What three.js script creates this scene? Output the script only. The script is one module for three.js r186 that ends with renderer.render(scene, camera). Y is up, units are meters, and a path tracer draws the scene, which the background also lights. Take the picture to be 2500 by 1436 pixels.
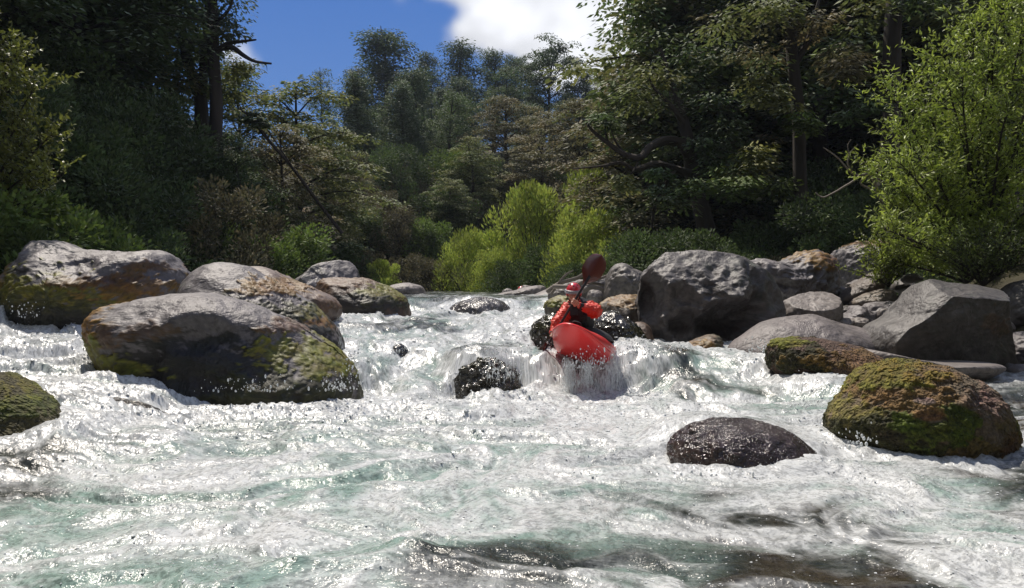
import * as THREE from 'three';
import { createNoise3D } from 'simplex-noise';
import { mergeGeometries } from 'three/addons/utils/BufferGeometryUtils.js';

// ------------------------------------------------------------------ camera, sky, sun, exposure
const scene = new THREE.Scene();
const FPX = 1819, CX = 1250, HY = 718, EYE = 1.25;          // photograph: focal length in pixels, middle, horizon row, eye height over the lower pool
const camera = new THREE.PerspectiveCamera(2 * Math.atan(718 / FPX) * 180 / Math.PI, 1024 / 588, 0.1, 900);
camera.position.set(0, EYE, 0);
camera.lookAt(0, EYE, -10);
const renderer = new THREE.WebGLRenderer({ antialias: true });
renderer.setSize(1024, 588);
renderer.toneMapping = THREE.LinearToneMapping;
renderer.toneMappingExposure = 1.16;
renderer.shadowMap.enabled = true;
const SUN = new THREE.Vector3(-0.36, 1.3, -0.66).normalize();
const sun = new THREE.DirectionalLight(0xfff5e8, 4.4);
sun.position.copy(SUN).multiplyScalar(120);
sun.castShadow = true;
sun.shadow.mapSize.set(4096, 4096);
Object.assign(sun.shadow.camera, { left: -60, right: 60, top: 60, bottom: -60, near: 1, far: 300 });
scene.add(sun, sun.target);

function mulberry(a) { return () => { a |= 0; a = a + 0x6D2B79F5 | 0; let t = Math.imul(a ^ a >>> 15, 1 | a); t = t + Math.imul(t ^ t >>> 7, 61 | t) ^ t; return ((t ^ t >>> 14) >>> 0) / 4294967296; }; }
const N3 = createNoise3D(mulberry(11));
const fbm = (x, y, z, o = 4) => { let s = 0, a = .5; for (let i = 0; i < o; i++) { s += a * N3(x, y, z); x *= 2.03; y *= 2.03; z *= 2.03; a *= .5; } return s; };
const billow = (x, y, z, o = 3) => { let s = 0, a = .5; for (let i = 0; i < o; i++) { s += a * Math.abs(N3(x, y, z)); x *= 2.07; y *= 2.07; z *= 2.07; a *= .5; } return s; };
const clamp = (x, a = 0, b = 1) => Math.min(b, Math.max(a, x));
const sstep = (a, b, x) => { const t = clamp((x - a) / (b - a)); return t * t * (3 - 2 * t); };
const lerp = (a, b, t) => a + (b - a) * t;
const mix3 = (a, b, t) => [lerp(a[0], b[0], t), lerp(a[1], b[1], t), lerp(a[2], b[2], t)];
const V = (x, y, z) => new THREE.Vector3(x, y, z);
const at = (px, py, d) => V((px - CX) / FPX * d, EYE - (py - HY) / FPX * d, -d);   // a place read off the photograph, d metres away

{ // sky: blue air with drifting cumulus
  const W = 1024, H = 512, data = new Float32Array(W * H * 4);
  const dirOf = (px, py) => at(px, py, 10).sub(V(0, EYE, 0)).normalize();
  const puffs = [[dirOf(1390, -70), .135, 1], [dirOf(1480, 15), .075, .95], [dirOf(1200, -50), .07, .85], [dirOf(1560, -20), .08, .9], [dirOf(590, 150), .028, .55], [dirOf(1265, 92), .012, .5], [dirOf(1000, -330), .1, .8]];
  const R = mulberry(5);
  for (let i = 0; i < 64; i++) { const a = R() * 6.283, e = .12 + R() * .9; if (Math.cos(e) * -Math.sin(a) > .55 && Math.abs(Math.cos(a)) < .6 && e < .75) continue; puffs.push([V(Math.cos(e) * Math.cos(a), Math.sin(e), Math.cos(e) * Math.sin(a)), .09 + R() * .2, .9]); }  // unseen clouds, many added to make the ambient light less blue
  for (let j = 0; j < H; j++) for (let i = 0; i < W; i++) {
    const u = (i + .5) / W, v = (j + .5) / H, el = (v - .5) * Math.PI, az = (u - .5) * 2 * Math.PI;
    const x = Math.cos(el) * Math.cos(az), y = Math.sin(el), z = Math.cos(el) * Math.sin(az);
    const t = Math.pow(clamp(y), .55);
    let c = mix3([.22, .38, .66], [.022, .110, .42], clamp(t * 1.3));
    if (y < 0) c = mix3([.22, .38, .66], [.10, .11, .10], clamp(-y * 8));
    let cov = -.62;
    for (const [d, r, s] of puffs) { const k = (1 - (d.x * x + d.y * y + d.z * z)) * 2 / (r * r); if (k < 9) cov += s * 1.1 * Math.exp(-k * .9); }
    if (cov > -.6) {
      const n = fbm(x * 9, y * 13, z * 9, 6), m = clamp((cov + n * .75 + .12) * 2.2);
      const body = .64 + .32 * clamp(.5 + fbm(x * 7 + 9, y * 11, z * 7, 5) * 1.3);
      c = mix3(c, [body * .97, body * .985, body * 1.03], m * m * (3 - 2 * m) * .96);
    }
    data.set([c[0], c[1], c[2], 1], (j * W + i) * 4);
  }
  const sky = new THREE.DataTexture(data, W, H, THREE.RGBAFormat, THREE.FloatType);
  sky.mapping = THREE.EquirectangularReflectionMapping; sky.magFilter = sky.minFilter = THREE.LinearFilter; sky.wrapS = THREE.RepeatWrapping; sky.needsUpdate = true;
  scene.background = sky; scene.environment = sky;
}

// ------------------------------------------------------------------ helpers
const ORD = (n) => n + (n % 100 > 10 && n % 100 < 14 ? 'th' : ['th', 'st', 'nd', 'rd'][n % 10] ?? 'th');
const taken = {};
const numbered = (n) => { const k = taken[n] = (taken[n] ?? -1) + 1; return k ? `${n}_${String(k).padStart(3, '0')}` : n; };
function tag(o, label, category, group, kind) { if (label) o.userData.label = label; if (category) o.userData.category = category; if (group) o.userData.group = group; if (kind) o.userData.kind = kind; return o; }
function mesh(name, geo, mat, parent) { const m = new THREE.Mesh(geo, mat); m.name = parent ? name : numbered(name); m.castShadow = m.receiveShadow = true; (parent || scene).add(m); return m; }
function base(name, p) { const g = new THREE.Group(); g.name = numbered(name); g.position.copy(p); scene.add(g); return g; }
function geoFrom(pos, idx, { col, uv, nor } = {}) {
  const g = new THREE.BufferGeometry();
  g.setAttribute('position', new THREE.BufferAttribute(pos instanceof Float32Array ? pos : new Float32Array(pos), 3));
  g.setIndex(new THREE.BufferAttribute(new Uint32Array(idx), 1));
  if (col) g.setAttribute('color', new THREE.BufferAttribute(col instanceof Float32Array ? col : new Float32Array(col), 3));
  if (uv) g.setAttribute('uv', new THREE.BufferAttribute(uv instanceof Float32Array ? uv : new Float32Array(uv), 2));
  if (nor) g.setAttribute('normal', new THREE.BufferAttribute(nor instanceof Float32Array ? nor : new Float32Array(nor), 3)); else g.computeVertexNormals();
  return g;
}
// tileable noise textures
function tileNoise(size, fn) { const d = new Uint8Array(size * size * 4); for (let j = 0; j < size; j++) for (let i = 0; i < size; i++) { const v = clamp(fn(i / size, j / size)) * 255; const k = (j * size + i) * 4; d[k] = d[k + 1] = d[k + 2] = v; d[k + 3] = 255; } const t = new THREE.DataTexture(d, size, size); t.wrapS = t.wrapT = THREE.RepeatWrapping; t.magFilter = t.minFilter = THREE.LinearFilter; t.needsUpdate = true; return t; }
const hash2 = (x, y, s) => { let h = Math.imul(x, 374761393) + Math.imul(y, 668265263) + Math.imul(s, 974634777) | 0; h = Math.imul(h ^ h >>> 13, 1274126177); return ((h ^ h >>> 16) >>> 0) / 4294967296; };
const pval = (u, v, n, s) => { const x = u * n, y = v * n, i = Math.floor(x), j = Math.floor(y), f = x - i, g = y - j, a = f * f * (3 - 2 * f), b = g * g * (3 - 2 * g), m = (k) => ((k % n) + n) % n; return lerp(lerp(hash2(m(i), m(j), s), hash2(m(i + 1), m(j), s), a), lerp(hash2(m(i), m(j + 1), s), hash2(m(i + 1), m(j + 1), s), a), b); };
const pfbm = (u, v, n, o, s) => { let r = 0, a = .5; for (let k = 0; k < o; k++) { r += a * pval(u, v, n << k, s + k); a *= .55; } return r; };
const stoneBump = tileNoise(512, (u, v) => { const a = pfbm(u, v, 6, 6, 3), b = Math.abs(pval(u, v, 24, 40) - .5) * 2; return .25 + .55 * a + .15 * b * pval(u, v, 5, 77); });
const mossBump = tileNoise(512, (u, v) => { const a = pfbm(u, v, 16, 4, 13), b = pfbm(u + .03 * pval(u, v, 16, 9), v, 48, 2, 5); return .1 + .5 * a + .6 * b; });
const waterBump = tileNoise(1024, (u, v) => {
  const w = .02 * pval(u, v, 9, 2); let r = 0, a = .5;
  for (let k = 0; k < 5; k++) { r += a * (1 - Math.abs(pval(u + w, v - w, 24 << k, 21 + k) * 2 - 1)); a *= .62; }
  return r * .72;
});
const foamGrain = tileNoise(1024, (u, v) => { const a = pfbm(u, v, 40, 4, 51), b = pfbm(u, v, 110, 2, 61); return .78 + .25 * sstep(.3, .62, a * .6 + b * .5); });
foamGrain.colorSpace = THREE.SRGBColorSpace;
const stoneGrain = tileNoise(1024, (u, v) => .74 + .24 * pfbm(u, v, 14, 6, 71) + .14 * sstep(.45, .75, pfbm(u, v, 90, 2, 81)));
const mossGrain = tileNoise(1024, (u, v) => .60 + .55 * pfbm(u, v, 60, 4, 91));
stoneGrain.colorSpace = mossGrain.colorSpace = THREE.SRGBColorSpace;
const barkBump = tileNoise(256, (u, v) => .2 + .7 * pfbm(u, v * .25, 16, 4, 31));

// ------------------------------------------------------------------ river: one sheet through three levels
// [px, py, distance, roughness of the surface, foam, clearness]
const RIVER = [
  // upper pool and its lip
  [950, 712, 34, .05, .0, .9], [1250, 712, 34, .05, .0, .9], [1100, 714, 25, .05, .0, .9], [1350, 716, 25, .1, .0, .9], [700, 712, 25, .1, .1, .9], [1700, 712, 25, .1, .1, .9], [980, 720, 19, .1, .05, .85], [1120, 719, 19, .1, .0, .85], [1280, 722, 18, .12, .05, .85], [1420, 722, 18, .15, .2, .7], [1000, 727, 17, .25, .15, .7], [1160, 724, 17, .25, .15, .8], [1290, 728, 17, .25, .25, .6], [800, 735, 17, .3, .4, .5], [1500, 735, 17, .2, .2, .7],
  [1010, 764, 15.6, .5, .75, .3], [1160, 770, 15.2, .5, .6, .4], [1320, 762, 15.2, .5, .8, .3], [880, 762, 15, .5, .9, .1],
  // middle reach
  [860, 775, 13.4, .6, .85, .15], [960, 790, 13, .35, .15, .8], [1060, 800, 12.6, .4, .2, .75], [1200, 785, 13, .7, .95, .05], [1300, 775, 13.2, .7, .95, .05], [1250, 815, 11.6, .7, .85, .15], [1000, 825, 11.6, .4, .45, .4], [1120, 830, 11, .6, .8, .2], [880, 830, 11, .45, .5, .3], [870, 880, 10, .5, .6, .25],
  [1160, 846, 9.7, .35, .15, .8], [1290, 850, 10, .4, .25, .65], [1400, 850, 10.2, .6, .8, .2], [1560, 840, 10.3, .7, .9, .1], [1640, 850, 10, .4, .18, .75], [1750, 855, 10, .4, .45, .4], [1850, 868, 9.4, .8, .95, .05], [1960, 905, 8.6, .7, .9, .1], [2040, 915, 8.2, .5, .8, .2],
  // foot of the middle drop
  [1040, 920, 9.4, .5, .5, .35], [1140, 965, 9.0, .8, .95, .05], [1250, 965, 8.9, .8, .85, .1], [1440, 965, 8.9, .8, 1, 0], [1560, 965, 8.9, .8, .95, .05], [1680, 930, 8.9, .4, .15, .75], [1700, 985, 8.1, .6, .7, .3], [1820, 945, 8.5, .4, .2, .65], [1840, 985, 8, .6, .7, .3], [1920, 985, 7.6, .4, .45, .4], [2000, 1000, 7.2, .35, .35, .45], [2030, 1060, 6.4, .6, .8, .2],
  [900, 965, 9.1, .8, 1, 0], [780, 985, 8.4, .8, 1, 0], [600, 990, 8.2, .8, .95, .05], [450, 990, 8.1, .7, .9, .1],
  // left channel
  [-60, 668, 13, .8, .9, .1], [10, 690, 12, .9, .95, .05], [0, 750, 11, .9, .9, .1], [60, 790, 10.5, .9, .95, .05], [-100, 750, 11.5, .9, .9, .1], [160, 840, 9.6, .9, .95, .05], [0, 850, 8.9, .7, .85, .1], [220, 880, 8.7, .8, .95, .05], [0, 900, 7.8, .5, .7, .3], [-200, 880, 8, .5, .7, .3], [150, 935, 7.4, .35, .4, .65], [300, 950, 7.9, .4, .4, .5], [330, 990, 7.1, .35, .25, .8], [200, 970, 6.8, .35, .12, .9], [110, 955, 6.6, .35, .12, .9], [430, 1020, 7.2, .6, .8, .2], [240, 1012, 6.2, .5, .95, .05], [150, 1045, 5.75, .4, .95, .05], [330, 1040, 6.3, .5, .8, .15],
  [250, 905, 7.7, .5, .7, .25], [350, 940, 7.5, .5, .75, .2], [1760, 1030, 6.2, .35, .7, .3], [1880, 1050, 6.1, .3, .4, .5], [1975, 1090, 5.9, .35, .5, .4], [2030, 1140, 5.4, .4, .8, .2],
  [0, 1130, 5.2, .35, .2, .85], [-150, 1140, 5, .35, .2, .85], [90, 1110, 5.5, .35, .3, .8], [250, 1090, 5.8, .4, .4, .6], [40, 1190, 4.8, .35, .2, .85], [-150, 1200, 4.7, .3, .3, .7],
  // right channel
  [2500, 930, 8.6, .3, .15, .9], [2400, 935, 8.4, .3, .15, .9], [2650, 930, 8.6, .3, .2, .9], [2500, 1000, 7.2, .35, .2, .85], [2650, 1020, 7, .35, .2, .85], [2490, 1100, 5.9, .3, .1, .95], [2420, 1165, 5.1, .35, .3, .7], [2550, 1160, 5.1, .3, .15, .9],
];
const FLAT = [ // lower pool, level: [px, py, roughness, foam, clearness]
  [500, 1050, .55, .62, 0], [700, 1050, .6, .5, 0], [900, 1030, .6, .75, 0], [1100, 1030, .55, .8, 0], [1300, 1030, .55, .85, 0], [1500, 1030, .5, .85, 0],
  [120, 1250, .35, .25, .1], [300, 1140, .4, .72, .1], [500, 1110, .5, .45, .1], [750, 1130, .5, .55, 0], [900, 1150, .45, .2, .1], [1000, 1200, .4, .7, 0], [1200, 1150, .4, .75, .1], [1400, 1130, .4, .7, .1], [1560, 1110, .4, .7, .2],
  [100, 1320, .35, .3, .1], [300, 1260, .4, .6, 0], [500, 1300, .4, .55, 0], [700, 1250, .4, .7, 0], [900, 1280, .4, .55, .1], [1100, 1270, .4, .6, .1], [1300, 1220, .35, .35, .35], [1500, 1260, .35, .25, .35], [1650, 1200, .35, .6, .3],
  [100, 1420, .4, .55, 0], [350, 1400, .4, .6, 0], [600, 1390, .4, .55, 0], [800, 1420, .4, .55, .1], [950, 1350, .4, .55, .2], [1080, 1400, .35, .2, .8], [1250, 1390, .35, .25, .75], [1400, 1320, .35, .3, .5], [1500, 1420, .35, .4, .6], [1650, 1330, .35, .3, .55], [1800, 1240, .35, .35, .7], [1700, 1400, .35, .5, .5],
  [1640, 1180, .4, .75, .2], [1800, 1225, .4, .6, .45], [1960, 1205, .4, .8, .3], [2080, 1150, .4, .85, .2], [2200, 1190, .4, .8, .15], [2350, 1210, .4, .7, .3], [1900, 1260, .35, .2, .95], [1990, 1290, .35, .15, 1], [2000, 1380, .35, .25, .9], [1860, 1330, .35, .5, .6], [2080, 1340, .35, .7, .4], [2200, 1340, .3, .15, 1], [2120, 1420, .35, .35, .8], [2250, 1270, .4, .75, .2], [2380, 1300, .4, .7, .25], [2300, 1380, .45, .85, .1], [2450, 1400, .4, .7, .3], [2480, 1230, .35, .3, .8], [2600, 1300, .35, .5, .5], [1950, 1430, .35, .2, .9],
  [-150, 1300, .35, .4, .3], [-200, 1420, .35, .4, .2], [0, 1480, .4, .5, .2], [600, 1560, .4, .5, .2], [1100, 1560, .35, .3, .6], [1700, 1560, .35, .4, .5], [2300, 1560, .35, .6, .4], [2700, 1450, .35, .5, .4], [1250, 1800, .35, .4, .4], [300, 1800, .35, .4, .4], [2200, 1800, .35, .4, .4],
];
const CP = RIVER.map(([px, py, d, a, f, c]) => { const p = at(px, py, d); return [p.x, -p.z, p.y, a, f, c]; })
  .concat(FLAT.map(([px, py, a, f, c]) => { const d = EYE * FPX / (py - HY), p = at(px, py, d); return [p.x, d, 0, a, f, c]; }))
  .concat([[-9, 34, 1.25, .1, .1, .9], [9, 34, 1.25, .1, .1, .9], [12, 25, 1.2, .1, .1, .9], [-12, 25, 1.3, .1, .2, .8], [-11, 16, 1.6, .7, .8, .2], [9, 15, .7, .3, .2, .8], [8, 11, .5, .3, .2, .8], [-9, 7, .5, .4, .5, .5], [-8, 3, .1, .3, .4, .4], [8, 3, 0, .3, .4, .4], [9, 7, .1, .3, .3, .8]]);
const riverAt = (x, d, o) => { // modified Shepard interpolation
  let s = 0, h = 0, a = 0, f = 0, c = 0, s2 = 0; const soft = .02 + .0009 * d * d;
  for (const q of CP) { const dx = x - q[0], dz = (d - q[1]) * .9, r = dx * dx + dz * dz + soft, w = 1 / (r * r), w2 = w / Math.sqrt(r); s += w; s2 += w2; h += w2 * q[2]; a += w * q[3]; f += w * q[4]; c += w * q[5]; }
  o[0] = h / s2; o[1] = a / s; o[2] = f / s; o[3] = c / s; return o;
};
// ------------------------------------------------------------------ terrain: bed, banks and hills
const groundY = (x, z) => {
  const d = -z, n = fbm(x * .06, z * .06, 3, 3);
  const lx = -8.6 - .05 * Math.max(0, d - 14) + 1.4 * fbm(d * .1, 2, 5, 2) + (d < 8 ? (8 - d) * .2 : 0), rx = 6.2 + .12 * Math.max(0, d - 12) + 1.2 * fbm(d * .1, 9, 5, 2);
  const L = Math.max(0, lx - x), Rr = Math.max(0, x - rx), F = Math.max(0, d - 36 + n * 6);
  const bed = -.75 + sstep(7.5, 10.5, d) * .55 + sstep(14, 17, d) * .55;
  const B = Math.max(0, z - 16 + n * 5);
  const left = Math.min(34, L * .72 + Math.min(L, 1.5) * .5), right = Math.min(20, Rr * .30 + Math.min(Rr, 2.5) * .42), far = Math.min(22, F * .29 + Math.min(F, 6) * .2);
  return bed + Math.max(left, right, far, Math.min(30, B * .75)) + (left + right + far + B > .4 ? n * 1.2 + fbm(x * .5, z * .5, 7, 3) * .45 : 0);
};
{
  const nx = 170, nz = 230, pos = [], col = [], uv = [], idx = [];
  for (let j = 0; j < nz; j++) for (let i = 0; i < nx; i++) {
    const s = i / (nx - 1) * 2 - 1, x = Math.sign(s) * (Math.abs(s) * 26 + Math.pow(Math.abs(s), 3) * 90), t = j / (nz - 1), z = 70 - (t * 128 + t * t * t * 120);
    const y = groundY(x, z); pos.push(x, y, z); uv.push(x, z);
    const n = fbm(x * .35, y * .5, z * .35, 4), c = mix3([.030, .026, .018], [.055, .050, .022], sstep(-.2, .4, n)); col.push(...mix3(c, [.20, .13, .085], sstep(.12, .4, fbm(x * .16, 4, z * .16, 3)) * (z < -40 && x > -22 && x < -2 ? 1 : 0)));
  }
  for (let j = 0; j < nz - 1; j++) for (let i = 0; i < nx - 1; i++) { const a = j * nx + i, b = a + 1, c = a + nx, e = c + 1; idx.push(a, b, c, b, e, c); }
  const m = new THREE.MeshStandardMaterial({ vertexColors: true, roughness: 1, bumpMap: stoneBump, bumpScale: .1, side: THREE.DoubleSide });
  tag(mesh('valley_terrain', geoFrom(pos, idx, { col, uv }), m), 'dark earth of the river bed, banks and forested slopes', 'terrain', null, 'structure');
}

// ------------------------------------------------------------------ boulders
const STONE = [.160, .145, .150], PALE = [.232, .205, .190], DARKS = [.085, .080, .076], PINKS = [.20, .150, .125];
const OLIVE = [.165, .155, .015], OCHRE = [.210, .108, .014], RUST = [.120, .054, .014], GREEN = [.085, .105, .012], WET_SHADE = [.018, .017, .014], DKMOSS_SHADE = [.035, .034, .008];  // darkest tints serve wet stone and moss, and paint shade on boulder fronts
const matStone = new THREE.MeshPhysicalMaterial({ vertexColors: true, roughness: .58, map: stoneGrain, bumpMap: stoneBump, bumpScale: .045 });
const matMossy = new THREE.MeshPhysicalMaterial({ vertexColors: true, roughness: .9, map: mossGrain, bumpMap: mossBump, bumpScale: .07 });
const matWet = new THREE.MeshPhysicalMaterial({ vertexColors: true, roughness: .24, map: stoneGrain, bumpMap: stoneBump, bumpScale: .09 });
const matGlint = new THREE.MeshPhysicalMaterial({ vertexColors: true, roughness: .16, map: stoneGrain, bumpMap: waterBump, bumpScale: .016 });
// outline: the boulder's skyline and sides as seen, at its distance d; T: depth towards the viewer, B: depth behind (metres)
const rocks = [];
function boulder(o) {
  const { outline, d, T, B = T, label, group, name = 'boulder', nth = 150, nph = 90, seed = 1, amp = .05, freq = 1.4, rug = .012, ridge = 0, planes = [], dents = [], lean = 0, px: sq = 2, moss = [], stone = STONE, mat = matStone, vein = .25 } = o;
  const pts = outline.map(([x, y]) => at(x, y, d));
  let cx = 0, cy = 0, mnx = 1e9, mxx = -1e9, mny = 1e9, mxy = -1e9;
  for (const p of pts) { mnx = Math.min(mnx, p.x); mxx = Math.max(mxx, p.x); mny = Math.min(mny, p.y); mxy = Math.max(mxy, p.y); }
  cx = (mnx + mxx) / 2; cy = (mny + mxy) / 2; const size = Math.max(mxx - mnx, mxy - mny);
  // smooth closed curve through the outline, then radius by direction
  const curve = new THREE.CatmullRomCurve3(pts.map((p) => V(p.x - cx, p.y - cy, 0)), true, 'centripetal').getPoints(500);
  const rad = new Float32Array(nth).fill(0), ratio = (mxy - mny) / (mxx - mnx);
  for (let i = 0; i < nth; i++) {
    const th = i / nth * Math.PI * 2, c = Math.cos(th), s = Math.sin(th) * ratio, L = Math.hypot(c, s), dx = c / L, dy = s / L; let best = 0;
    for (let k = 0; k < 500; k++) { const a = curve[k], b = curve[k + 1], ex = b.x - a.x, ey = b.y - a.y, den = dx * ey - dy * ex; if (Math.abs(den) < 1e-9) continue; const u = (a.x * ey - a.y * ex) / den, w = (a.x * dy - a.y * dx) / den; if (u > 0 && w >= -.001 && w <= 1.001) best = Math.max(best, u); }
    rad[i] = (best || .1) * .962;
  }
  const pos = [], idx = [], col = [], uv = [];
  const zc = -d - (B - T) * 0;
  const put = (th, ph) => {
    const fi = th / (Math.PI * 2) * nth, i0 = Math.round(fi) % nth, r = rad[i0], c = Math.cos(th), s = Math.sin(th) * ratio, L = Math.hypot(c, s);
    const k = Math.pow(Math.cos(ph), 2 / sq), z = Math.sign(Math.sin(ph)) * Math.pow(Math.abs(Math.sin(ph)), 2 / sq) * (ph > 0 ? T : B);
    let p = V(c / L * r * k, s / L * r * k, z - lean * (s / L * r * k) * (ph > 0 ? Math.sin(ph) : 0));
    for (const [nx, ny, nz, dist] of planes) { const l = Math.hypot(nx, ny, nz), e = (p.x * nx + p.y * ny + p.z * nz) / l - dist; if (e > 0) p.addScaledVector(V(nx, ny, nz), -e * .9 / l); }
    for (const [qx, qy, rr, dep, ry = rr] of dents) { const m = at(qx, qy, d - T * .7), ux = (p.x + cx - m.x) / (rr / FPX * d), uy = (p.y + cy - m.y) / (ry / FPX * d), e = ux * ux + uy * uy; if (e < 6 && ph > 0) { const g = Math.exp(-e * e); p.z -= dep * g; } }
    const n = p.clone().normalize(), q = p.clone().multiplyScalar(freq / size * 2).addScalar(seed * 7.3);
    const big = fbm(q.x, q.y, q.z, 3), rg = ridge ? (.5 - billow(q.x * 1.7, q.y * 1.7 + 3, q.z * 1.7, 4)) : 0, q2 = p.clone().multiplyScalar(5).addScalar(seed);
    const edge = lerp(1, .45, Math.pow(Math.cos(ph), 6));
    p.addScaledVector(n, size * (amp * big + ridge * rg) * edge + rug * fbm(q2.x, q2.y, q2.z, 4));
    return p;
  };
  const P = [];
  for (let j = 0; j <= nph; j++) { const ph = (j / nph - .5) * Math.PI; for (let i = 0; i < nth; i++) P.push(put(i / nth * Math.PI * 2, ph * .9999)); }
  // colour: stone with grain and veins, then blobs: moss, wet stone and painted shade on dark fronts
  for (const p of P) {
    let thick = 0; const X = p.x + cx, Y = p.y + cy, Z = p.z, sx = CX + X / d * FPX, sy = HY - (Y - EYE) / d * FPX;
    const g1 = fbm(X * 2.2 + seed, Y * 2.2, Z * 2.2, 4), g2 = fbm(X * 11, Y * 11 + seed, Z * 11, 3), v = 1 - Math.abs(fbm(X * 1.6, Y * 4 + seed, Z * 1.6, 3)) * 3;
    let c = stone.map((q, k) => q * clamp(1 + .38 * g1 + .34 * g2, .35, 1.8)); c = mix3(c, stone.map((q) => q * .35), clamp(v - .8, 0, .2) * 2.2 * Math.sign(vein) * 2 * sstep(-.1, .3, g1));
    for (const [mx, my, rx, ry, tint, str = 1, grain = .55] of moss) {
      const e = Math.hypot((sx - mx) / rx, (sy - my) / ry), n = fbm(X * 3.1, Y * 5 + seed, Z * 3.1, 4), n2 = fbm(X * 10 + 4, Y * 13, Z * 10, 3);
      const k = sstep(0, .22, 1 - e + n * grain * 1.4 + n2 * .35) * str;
      if (k > 0 && tint !== WET_SHADE && tint !== DARKS) thick = Math.max(thick, k * (.55 + n2 + .5 * n));
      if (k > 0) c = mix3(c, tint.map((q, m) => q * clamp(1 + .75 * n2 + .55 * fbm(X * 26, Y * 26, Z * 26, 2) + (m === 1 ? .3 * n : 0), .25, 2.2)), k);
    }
    if (thick > 0) p.multiplyScalar(1 + thick * .028 / Math.max(.3, p.length()));
    pos.push(p.x, p.y, p.z); col.push(...c); { const yr = .85 * p.y - .53 * p.z, zr = .53 * p.y + .85 * p.z, hr = Math.hypot(p.x, zr); uv.push(Math.atan2(p.x, zr) * size * .45, Math.atan2(yr, hr) * size * .45); }
  }
  for (let j = 0; j < nph; j++) for (let i = 0; i < nth; i++) { const a = j * nth + i, b = j * nth + (i + 1) % nth, e = a + nth, f = b + nth; idx.push(a, b, e, b, f, e); }
  const g = geoFrom(pos, idx, { col, uv });
  const m = mesh(name, g, mat); m.position.set(cx, cy, zc); rocks.push(m); m.washed = mat === matWet || mat === matGlint; tag(m, label, 'boulder', group); return m;
}
const GL = 'boulders of the left bank', GR = 'boulders of the right bank', GM = 'rocks in the rapid', GF = 'far rocks by the upper pool';
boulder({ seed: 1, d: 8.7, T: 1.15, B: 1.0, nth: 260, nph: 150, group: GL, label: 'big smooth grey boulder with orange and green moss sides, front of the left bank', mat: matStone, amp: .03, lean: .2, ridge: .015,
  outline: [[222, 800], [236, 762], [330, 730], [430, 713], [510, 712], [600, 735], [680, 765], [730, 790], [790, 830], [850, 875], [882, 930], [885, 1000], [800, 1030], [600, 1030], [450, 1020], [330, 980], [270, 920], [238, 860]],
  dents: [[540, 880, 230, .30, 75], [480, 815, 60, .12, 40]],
  moss: [[540, 905, 250, 110, WET_SHADE, .97, .3], [480, 960, 200, 60, WET_SHADE, 1, .4], [350, 815, 50, 36, RUST, .7, .6], [440, 800, 60, 18, RUST, .5, .8], [255, 820, 75, 85, OCHRE, 1, .5], [275, 880, 100, 60, OLIVE, .95, .6], [390, 905, 90, 42, OLIVE, .85, .8], [730, 950, 190, 70, DKMOSS_SHADE, 1, .4], [720, 790, 50, 20, RUST, .7, .6], [740, 850, 90, 34, OLIVE, .95, .7], [820, 880, 80, 34, OLIVE, .9, .6]] });  // dark blobs paint the shaded front and base near-black, over dark moss
boulder({ seed: 2, d: 11.8, T: 1.3, B: 1.1, nth: 240, nph: 140, group: GL, label: 'long grey boulder with thick green moss on its front, farthest left', amp: .04, ridge: .035, lean: .2,
  outline: [[25, 690], [40, 655], [75, 620], [85, 592], [125, 585], [165, 592], [200, 607], [290, 612], [350, 612], [385, 608], [420, 620], [445, 650], [462, 665], [475, 720], [460, 790], [400, 870], [250, 880], [130, 870], [80, 820], [35, 755]],
  dents: [[190, 660, 40, .18, 25], [330, 670, 60, .12, 20]],
  moss: [[110, 725, 150, 62, OLIVE, 1, .7], [260, 730, 170, 58, OLIVE, 1, .8], [200, 760, 200, 40, DKMOSS_SHADE, .8, .9], [390, 705, 80, 34, OCHRE, .9, .8], [330, 690, 100, 18, RUST, .85, .9], [60, 690, 45, 40, OCHRE, .8], [220, 790, 170, 40, WET_SHADE, .9], [400, 655, 40, 12, RUST, .7, 1], [170, 668, 60, 8, WET_SHADE, .8, .8]] });
boulder({ seed: 3, d: 10.4, T: 1.0, B: .9, nth: 220, nph: 130, group: GL, label: 'grey dome boulder with rusty streaks behind the big front left boulder', amp: .03, lean: .3,
  outline: [[440, 690], [465, 660], [500, 642], [545, 638], [610, 650], [650, 672], [700, 700], [750, 730], [800, 775], [835, 815], [848, 850], [840, 920], [700, 920], [560, 900], [450, 820], [430, 740]],
  moss: [[680, 700, 60, 26, OCHRE, .9, .8], [760, 765, 70, 26, OLIVE, .9, .7], [800, 790, 50, 22, OCHRE, .9], [620, 770, 170, 48, DKMOSS_SHADE, 1, .4], [720, 830, 150, 55, WET_SHADE, 1, .4], [470, 715, 30, 24, DARKS, .6, .9]] });
boulder({ seed: 4, d: 12.6, T: .7, B: .8, group: GL, label: 'low rusty brown slab running down behind the grey dome boulder', amp: .05, lean: .3, stone: PINKS,
  outline: [[590, 655], [625, 646], [660, 655], [710, 683], [770, 705], [825, 735], [835, 775], [760, 800], [650, 770], [600, 700]], moss: [[700, 700, 80, 24, OCHRE, .8, .9], [780, 745, 60, 20, RUST, .7, .8]] });
boulder({ seed: 5, d: 15, T: 1.0, B: 1, group: GL, label: 'dark brown mossy boulder beside the upper step of the rapid', amp: .04, stone: [.09, .05, .03], lean: .25,
  outline: [[770, 705], [785, 680], [830, 677], [900, 682], [950, 700], [990, 725], [1002, 745], [1005, 800], [900, 810], [800, 790], [772, 740]], moss: [[850, 690, 80, 16, RUST, .8], [945, 720, 60, 26, OLIVE, .9, .7], [880, 745, 120, 30, WET_SHADE, .9, .3]] });
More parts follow.
